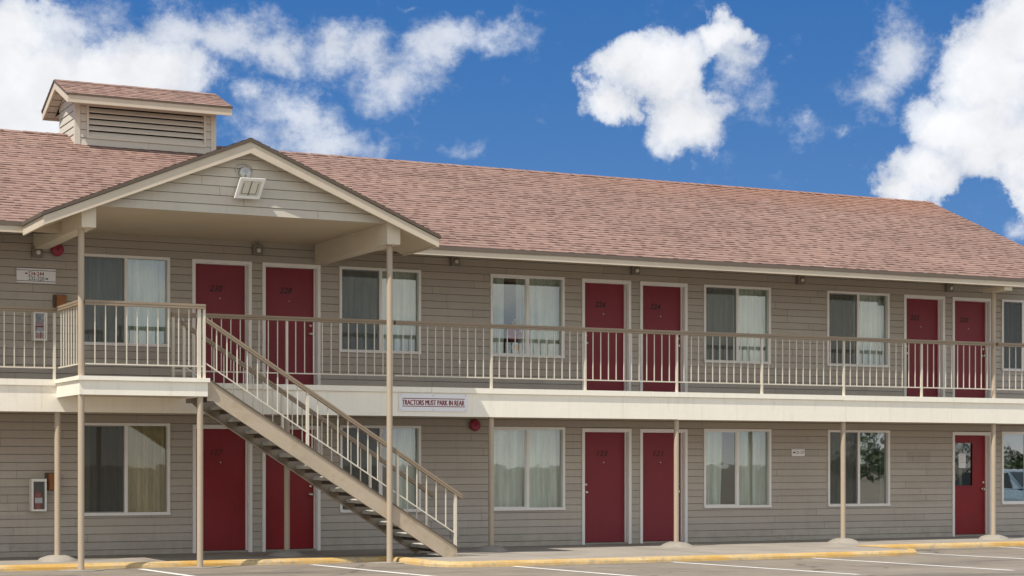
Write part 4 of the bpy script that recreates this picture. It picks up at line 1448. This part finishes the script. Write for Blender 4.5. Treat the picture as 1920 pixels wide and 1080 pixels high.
# flower pot on the sill of the window left of door 226
t = thing('flower_arrangement', (15.34, .135, 3.466), 'pink flowers in a dark pot on the upstairs sill left of door 226', 'flowers')
mb = MB(); mb.lathe((15.34, .135, 3.466), (0, 0, 1), [(.0, 0), (.11, 0), (.13, .1), (.12, .22), (.08, .27), (0, .27)], 18)
mb.v = [(x, .135 + (y - .135) * .5, z) for x, y, z in mb.v]
obj('pot', mb, 'navy', t)
mb = MB(); mb.lathe((15.36, .0735, 3.60), (0, -1, 0), [(.11, 0), (.11, .003), (0, .004)], 20)
obj('disc', mb, 'white', t)
mb = MB(); mb.lathe((15.36, .069, 3.605), (0, -1, 0), [(.06, 0), (.06, .003), (0, .004)], 16)
obj('disc_centre', mb, 'orange', t)
fr = random.Random(2)
def petals(mb, cx, cz, rx, rz_, n, s):
    for _ in range(n):
        a = fr.uniform(0, 6.28); r = fr.random() ** .5
        p = Vector((cx + rx * r * math.cos(a), .10 + fr.uniform(-.02, .05), cz + rz_ * r * math.sin(a)))
        d = Vector((fr.uniform(-1, 1), fr.uniform(-1, -.2), fr.uniform(-.4, 1))).normalized()
        e = d.cross(Vector((.2, .3, 1))).normalized(); g = d.cross(e)
        mb.face([p - e * s, p - g * s * .7, p + e * s, p + g * s])
mb = MB(); petals(mb, 15.33, 3.86, .13, .13, 170, .030)
obj('flowers', mb, 'pink', t)
mb = MB(); petals(mb, 15.33, 3.83, .11, .11, 30, .02)
obj('white_blossom', mb, 'white', t)
mb = MB(); petals(mb, 15.37, 4.06, .07, .07, 50, .025)
obj('yellow_bloom', mb, 'yellow_f', t)

# paper notice taped in the office door pane, poster strip in the last window
t = thing('paper_notice', (25.70, .118, 1.41), 'white paper notice taped in the glass of the red office door', 'notice')
mb = MB(); mb.box(25.605, 25.79, .1165, .1195, 1.405, 1.70)
obj('sheet', mb, 'paper', t)
mb = MB()
for i, w in enumerate((.13, .10, .13, .06, .12)):
    z = 1.66 - i * .035
    mb.box(25.70 - w / 2, 25.70 + w / 2, .1155, .1164, z - .006, z + .006)
obj('text_line', mb, 'steel', t)
t = thing('poster', (26.71, .05, .72), 'tall narrow white poster inside the ground floor window at the far right', 'poster')
mb = MB(); mb.box(26.685, 26.755, .0655, .068, .72, 2.05)
obj('sheet', mb, 'paper', t)
mb = MB()
for z0, z1 in ((1.08, 1.22), (1.26, 1.33), (1.78, 1.80), (1.86, 1.875)):
    mb.box(26.695, 26.745, .0645, .0654, z0, z1)
obj('print', mb, 'signred', t)

# utility cover low on the wall behind the stair foot
t = thing('outlet_cover', (14.08, -.016, .18), 'small taupe outlet cover low on the wall behind the stair foot', 'outlet')
mb = MB(); mb.bbox(14.0, 14.17, -.035, -.0165, .17, .37, .006)
obj('plate', mb, 'siding', t)
mb = MB(); mb.bbox(14.025, 14.145, -.05, -.0355, .19, .35, .01)
obj('flap', mb, 'siding', t)

# ------------------------------------------------------------------ across the lot (mirrored in the ground floor glass)
tr2 = random.Random(21)
mb = MB()
for k in range(16):
    tx = 94 + k * 2.6 + tr2.uniform(-1.2, 1.2); ty = -104 + tr2.uniform(-9, 9)
    h = tr2.uniform(2.6, 5.2); w_ = h * tr2.uniform(.5, .75)
    mb.cur = 1
    mb.tube([(tx, ty, GZ), (tx + .1, ty, h * .45), (tx, ty + .1, h * .8)], .13, 6, True, .04)
    mb.cur = 0
    cl = [(tr2.uniform(-.6, .6) * w_, tr2.uniform(-.6, .6) * w_, h * tr2.uniform(.12, .9), w_ * tr2.uniform(.35, .6)) for _ in range(7)]
    for _ in range(420):
        a, b, c_, rr = tr2.choice(cl)
        d = Vector((tr2.gauss(0, 1), tr2.gauss(0, 1), tr2.gauss(0, 1))).normalized() * rr * tr2.uniform(.5, 1.05)
        p = Vector((tx + a, ty + b, max(.2, c_ + d.z * .8))) + Vector((d.x, d.y, 0))
        e1 = Vector((tr2.gauss(0, 1), tr2.gauss(0, 1), tr2.gauss(0, 1))).normalized(); e2 = e1.orthogonal().normalized()
        q = tr2.uniform(.12, .24)
        mb.face([p - e1 * q, p - e2 * q * .6, p + e1 * q, p + e2 * q * .6])
tl = obj('tree_belt', mb, ['leaf', 'bark'], None, (115, -104, GZ))
tl['kind'] = 'stuff'
tl['label'] = 'belt of small green trees across the lot'; tl['category'] = 'trees'
# parked car, nose to the kerb, beyond the right end of the picture
cx0, cy0 = 32.6, -6.2
car = thing('parked_car', (cx0, cy0, GZ), 'silver blue sedan parked nose to the kerb right of the motel', 'car')
def loft(mb, secs):
    # secs: along the car, each a closed ring of (x, z); same count
    n = len(secs[0][1])
    vs = [(cx0 + x, cy0 + y, GZ + z) for y, ring in secs for x, z in ring]
    fs = []
    for i in range(len(secs) - 1):
        for k in range(n):
            k2 = (k + 1) % n
            fs.append((i * n + k, (i + 1) * n + k, (i + 1) * n + k2, i * n + k2))
    fs.append(tuple(range(n))); fs.append(tuple(reversed(range((len(secs) - 1) * n, len(secs) * n))))
    mb.smooth = False
    mb.raw(vs, fs)
def ring(hw, zb, zt, sh, top):
    return [(-hw * .93, zb), (-hw, zb + .12), (-hw * 1.0, sh), (-hw * top, zt - .02), (-hw * top * .8, zt), (hw * top * .8, zt), (hw * top, zt - .02), (hw, sh), (hw, zb + .12), (hw * .93, zb)]
mb = MB()
loft(mb, [(2.25, ring(.70, .30, .62, .52, .93)), (2.1, ring(.82, .20, .74, .60, .92)), (1.3, ring(.88, .18, .88, .68, .9)), (.85, ring(.89, .18, .95, .72, .9)), (0, ring(.90, .18, .95, .74, .92)), (-1.3, ring(.89, .18, .98, .76, .92)), (-2.05, ring(.85, .22, .98, .74, .9)), (-2.25, ring(.76, .32, .86, .66, .9))])
body = obj('body', mb, 'carpaint', car, (cx0, cy0, GZ))
mb = MB()
def cab(hw, zt, hb): return [(-hb, .94), (-hw, zt - .05), (-hw * .85, zt), (hw * .85, zt), (hw, zt - .05), (hb, .94)]
loft(mb, [(1.0, cab(.66, 1.0, .78)), (.30, cab(.60, 1.38, .80)), (-.35, cab(.60, 1.43, .80)), (-1.0, cab(.59, 1.38, .80)), (-1.75, cab(.62, 1.02, .76))])
obj('roof', mb, 'carpaint', car, (cx0, cy0, GZ))
for sx in (-1, 1):
    for ya, yb, za, zb in ((.72, -.32, .34, .0), (-.40, -1.42, 0, .30)):
        mb = MB()
        X = lambda z: cx0 + sx * (.80 - (z - .94) / .44 * .20 + .012)
        pts = [(ya if za == 0 else ya, .98), (yb, .98), (yb + zb, 1.34), (ya - za, 1.34)]
        q = [(X(z), cy0 + y, GZ + z) for y, z in pts]
        mb.face(q if sx > 0 else list(reversed(q)))
        obj('window', mb, 'carglass', car)
    for y in (1.38, -1.38):
        mb = MB(); mb.lathe((cx0 + sx * .74, cy0 + y, GZ + .32), (sx, 0, 0), [(.0, 0), (.32, 0), (.325, .03), (.325, .15), (.30, .18), (.21, .185)], 22)
        wh = obj('wheel', mb, 'rubber', car)
        mb = MB(); mb.lathe((cx0 + sx * .925, cy0 + y, GZ + .32), (sx, 0, 0), [(.21, 0), (.19, .006), (.06, .012), (0, .013)], 18)
        obj('rim', mb, 'steel', wh)
    mb = MB(); mb.lathe((cx0 + sx * .58, cy0 + 2.2, GZ + .60), (sx * .25, 1, .1), [(.10, 0), (.10, .03), (.07, .05), (0, .055)], 14)
    obj('headlight', mb, 'lens', car)
mb = MB(); mb.face([(cx0 - .70, cy0 + .97, GZ + 1.035), (cx0 + .70, cy0 + .97, GZ + 1.035), (cx0 + .56, cy0 + .37, GZ + 1.36), (cx0 - .56, cy0 + .37, GZ + 1.36)])
obj('windscreen', mb, 'carglass', car)
# ------------------------------------------------------------------ sun and sky
sd_ = bpy.data.lights.new('sun', 'SUN')
sd_.energy = 5.0
sd_.angle = math.radians(0.53)
sd_.color = (1.0, 0.93, 0.82)
so = bpy.data.objects.new('sun', sd_)
COL.objects.link(so)
so.rotation_euler = SUN.to_track_quat('-Z', 'Y').to_euler()
so.location = (-30, -40, 50)

w = bpy.data.worlds.new('World')
scn.world = w
w.use_nodes = True
w.node_tree.nodes.clear()
t = NT(w.node_tree)
wo = t.n('ShaderNodeOutputWorld')
bg = t.n('ShaderNodeBackground')
SKY_S = 0.12
bg.inputs['Strength'].default_value = SKY_S
w.node_tree.links.new(bg.outputs[0], wo.inputs[0])
sky = t.n('ShaderNodeTexSky', sky_type='NISHITA')
sky.sun_disc = False
sky.sun_elevation = SUN_EL
sky.sun_rotation = SUN_AZ
sky.altitude = 300; sky.air_density = 1.0; sky.dust_density = 0.6; sky.ozone_density = 2.5
g = t.n('ShaderNodeTexCoord').outputs['Generated']
gx, gy, gz = t.sep(g)
az = t.math('MULTIPLY', t.math('ARCTAN2', gx, gy), 57.29578)
el = t.math('MULTIPLY', t.math('ARCSINE', gz), 57.29578)
# deep, clear blue low in the sky
deep = t.mix(t.smooth(el, -2, 16), (0.160 / SKY_S, 0.335 / SKY_S, 0.635 / SKY_S), (0.043 / SKY_S, 0.165 / SKY_S, 0.455 / SKY_S))
low = t.smooth(el, 40, 16)
south = t.smooth(gy, 0.35, -0.25)
fill_haze = t.mix(t.smooth(el, 0, 50), (1.16 / SKY_S, 1.12 / SKY_S, 1.03 / SKY_S), (0.50 / SKY_S, 0.68 / SKY_S, 0.92 / SKY_S))  # unseen southern sky brightened to add fill on the shaded front
base = t.mix(low, sky.outputs[0], deep)
base = t.mix(t.math('MULTIPLY', south, t.smooth(el, 65, 35)), base, fill_haze)
# clouds: (azimuth, elevation, half width, half height in degrees, tilt, density)
CLOUDS = [(12.21, 11.18, 3.51, 1.97, 0, 1.3),
    (14.83, 11.52, 2.96, 1.3, 0, 1.25),
    (11.75, 9.87, 2.89, 1.68, 0, 1.3),
    (13.28, 12.97, 1.85, 1.05, 15, 0.75),
    (11.6, 12.8, 1.97, 1.19, 0, 1.15),
    (16.4, 12.7, 2.36, 0.91, 10, 1.0),
    (17.98, 12.79, 2.07, 1.1, 0, 1.05),
    (19.58, 12.34, 1.76, 0.95, -20, 0.95),
    (21.18, 12.38, 1.45, 1.11, 0, 1.0),
    (22.31, 12.12, 1.54, 1.24, 0, 0.95),
    (23.12, 11.51, 1.78, 1.25, 10, 0.95),
    (24.26, 12.68, 2.27, 1.08, 15, 1.0),
    (25.88, 12.89, 1.79, 0.8, 5, 0.85),
    (18.7, 11.08, 0.93, 0.71, 0, 0.85),
    (19.9, 10.4, 2.09, 1.01, -20, 0.95),
    (20.7, 9.72, 2.57, 0.79, 0, 0.9),
    (22.15, 9.74, 1.45, 0.35, 8, 0.45),
    (18.78, 9.87, 1.28, 0.62, 0, 0.6),
    (25.07, 9.61, 0.81, 0.28, 0, 0.3),
    (23.29, 13.75, 0.65, 0.21, 0, 0.35),
    (31.07, 11.8, 1.86, 1.27, 15, 1.25),
    (32.77, 12.7, 0.88, 0.77, 20, 1.15),
    (31.64, 10.23, 1.48, 1.49, 0, 1.2),
    (29.46, 10.89, 1.04, 0.88, 0, 1.1),
    (33.2, 11.92, 0.8, 1.31, 0, 0.95),
    (32.77, 10.76, 0.88, 0.62, 0, 0.9),
    (30.18, 11.97, 1.05, 0.9, 0, 1.15),
    (38.0, 11.99, 1.09, 1.68, -30, 0.95),
    (37.29, 10.87, 1.18, 0.85, -30, 0.7),
    (35.13, 10.07, 0.73, 0.62, 0, 0.5),
    (36.15, 9.87, 0.6, 0.28, 0, 0.5),
    (41.92, 12.48, 1.74, 1.64, 0, 1.4),
    (40.98, 11.4, 1.98, 1.89, 0, 1.35),
    (40.17, 9.91, 1.92, 1.53, 0, 1.3),
    (38.78, 8.58, 1.55, 1.12, 0, 1.25),
    (38.23, 8.13, 0.93, 0.7, 0, 1.2),
    (41.16, 9.18, 2.13, 1.15, 0, 1.2),
    (42.14, 8.38, 0.9, 1.99, 0, 1.15),
    (41.65, 6.82, 0.51, 0.46, 0, 0.6),
    (33.89, 10.66, 0.8, 0.78, 0, 0.4)]
HOLES = [(32.58, 11.58, 0.62, 0.62, 0.40), (40.72, 7.25, 1.55, 1.05, 1.1)]
ae = t.comb(az, el, 0.0)
# ragged edges: warp the angles with turbulence
wn = t.n('ShaderNodeTexNoise'); t.put(wn.inputs['Vector'], g)
wn.inputs['Scale'].default_value = 26; wn.inputs['Detail'].default_value = 7; wn.inputs['Roughness'].default_value = 0.62
warp = t.vmath('SCALE', t.vmath('SUBTRACT', wn.outputs['Color'], (0.5, 0.5, 0.5)), scale=2.6)
wxy = t.vmath('MULTIPLY', warp, (1, 1, 0))
aw = t.vmath('ADD', ae, wxy)
def blob(a, e, ra, re, rot):
    mp = t.n('ShaderNodeMapping', vector_type='TEXTURE')
    t.put(mp.inputs['Vector'], aw)
    mp.inputs['Location'].default_value = (a, e, 0)
    mp.inputs['Rotation'].default_value = (0, 0, math.radians(rot))
    mp.inputs['Scale'].default_value = (ra, re, 1)
    return t.math('SUBTRACT', 1.0, t.vmath('LENGTH', mp.outputs[0]))
def layer(items, mx, k):
    f = None
    for a, e, ra, re, rot, wt in items:
        b = t.math('MULTIPLY', t.math('MAXIMUM', blob(a, e, ra, re, rot), -0.5), wt)
        f = b if f is None else t.math('SMOOTH_MAX', f, b, k)
    return f
solid = layer([c for c in CLOUDS if c[5] >= 1.1], None, 0.15)
for a, e, ra, re, wt in HOLES:
    b = t.math('MULTIPLY', t.math('MAXIMUM', blob(a, e, ra, re, 0), 0.0), wt)
    solid = t.math('SUBTRACT', solid, b)
thin = layer([c for c in CLOUDS if c[5] < 1.1], None, 0.12)
n1 = t.noise(g, 34, 9, 0.62)
n2 = t.noise(g, 110, 6, 0.65)
tex = t.math('ADD', t.math('MULTIPLY', t.math('SUBTRACT', n1, 0.5), 0.9), t.math('MULTIPLY', t.math('SUBTRACT', n2, 0.5), 0.5))
d = t.math('ADD', solid, tex)
n3 = t.noise(t.vmath('MULTIPLY', g, (1, 1, 1.3)), 44, 9, 0.68)
dt = t.math('ADD', thin, t.math('ADD', t.math('MULTIPLY', tex, 0.5), t.math('MULTIPLY', t.math('SUBTRACT', n3, 0.5), 1.7)))
# fair weather cumulus over the rest of the sky
gn = t.noise(t.vmath('MULTIPLY', g, (1, 1, 1.8)), 3.2, 9, 0.62)
away = t.math('MAXIMUM', t.smooth(el, 17, 22), t.math('MAXIMUM', t.smooth(az, 8.0, 3.0), t.smooth(az, 45.0, 50.0)))
far = t.math('MULTIPLY', t.smooth(gn, 0.46, 0.60), away)
veil = t.math('MULTIPLY', t.smooth(dt, -0.02, 0.90), 0.86)
body_ = t.smooth(d, -0.02, 0.40)
near = t.math('MULTIPLY', t.math('SUBTRACT', 1.0, t.math('MULTIPLY', t.math('SUBTRACT', 1.0, veil), t.math('SUBTRACT', 1.0, body_))), t.math('SUBTRACT', 1.0, away))
mask = t.math('MULTIPLY', t.math('MAXIMUM', near, far), t.smooth(el, -1.0, 2.0))
thick = t.smooth(t.math('MAXIMUM', d, t.math('MULTIPLY', dt, .5)), 0.15, 0.85)
shade = t.noise(t.vmath('ADD', g, (0, 0, .006)), 30, 6, 0.6)
cc = t.mix(thick, (0.66, 0.72, 0.83), (0.93, 0.94, 0.97))
cc = t.vmath('SCALE', cc, scale=t.lin(shade, 0.3, 0.7, 0.88 / SKY_S, 1.06 / SKY_S))
colr = t.mix(mask, base, cc)
t.put(bg.inputs['Color'], colr)
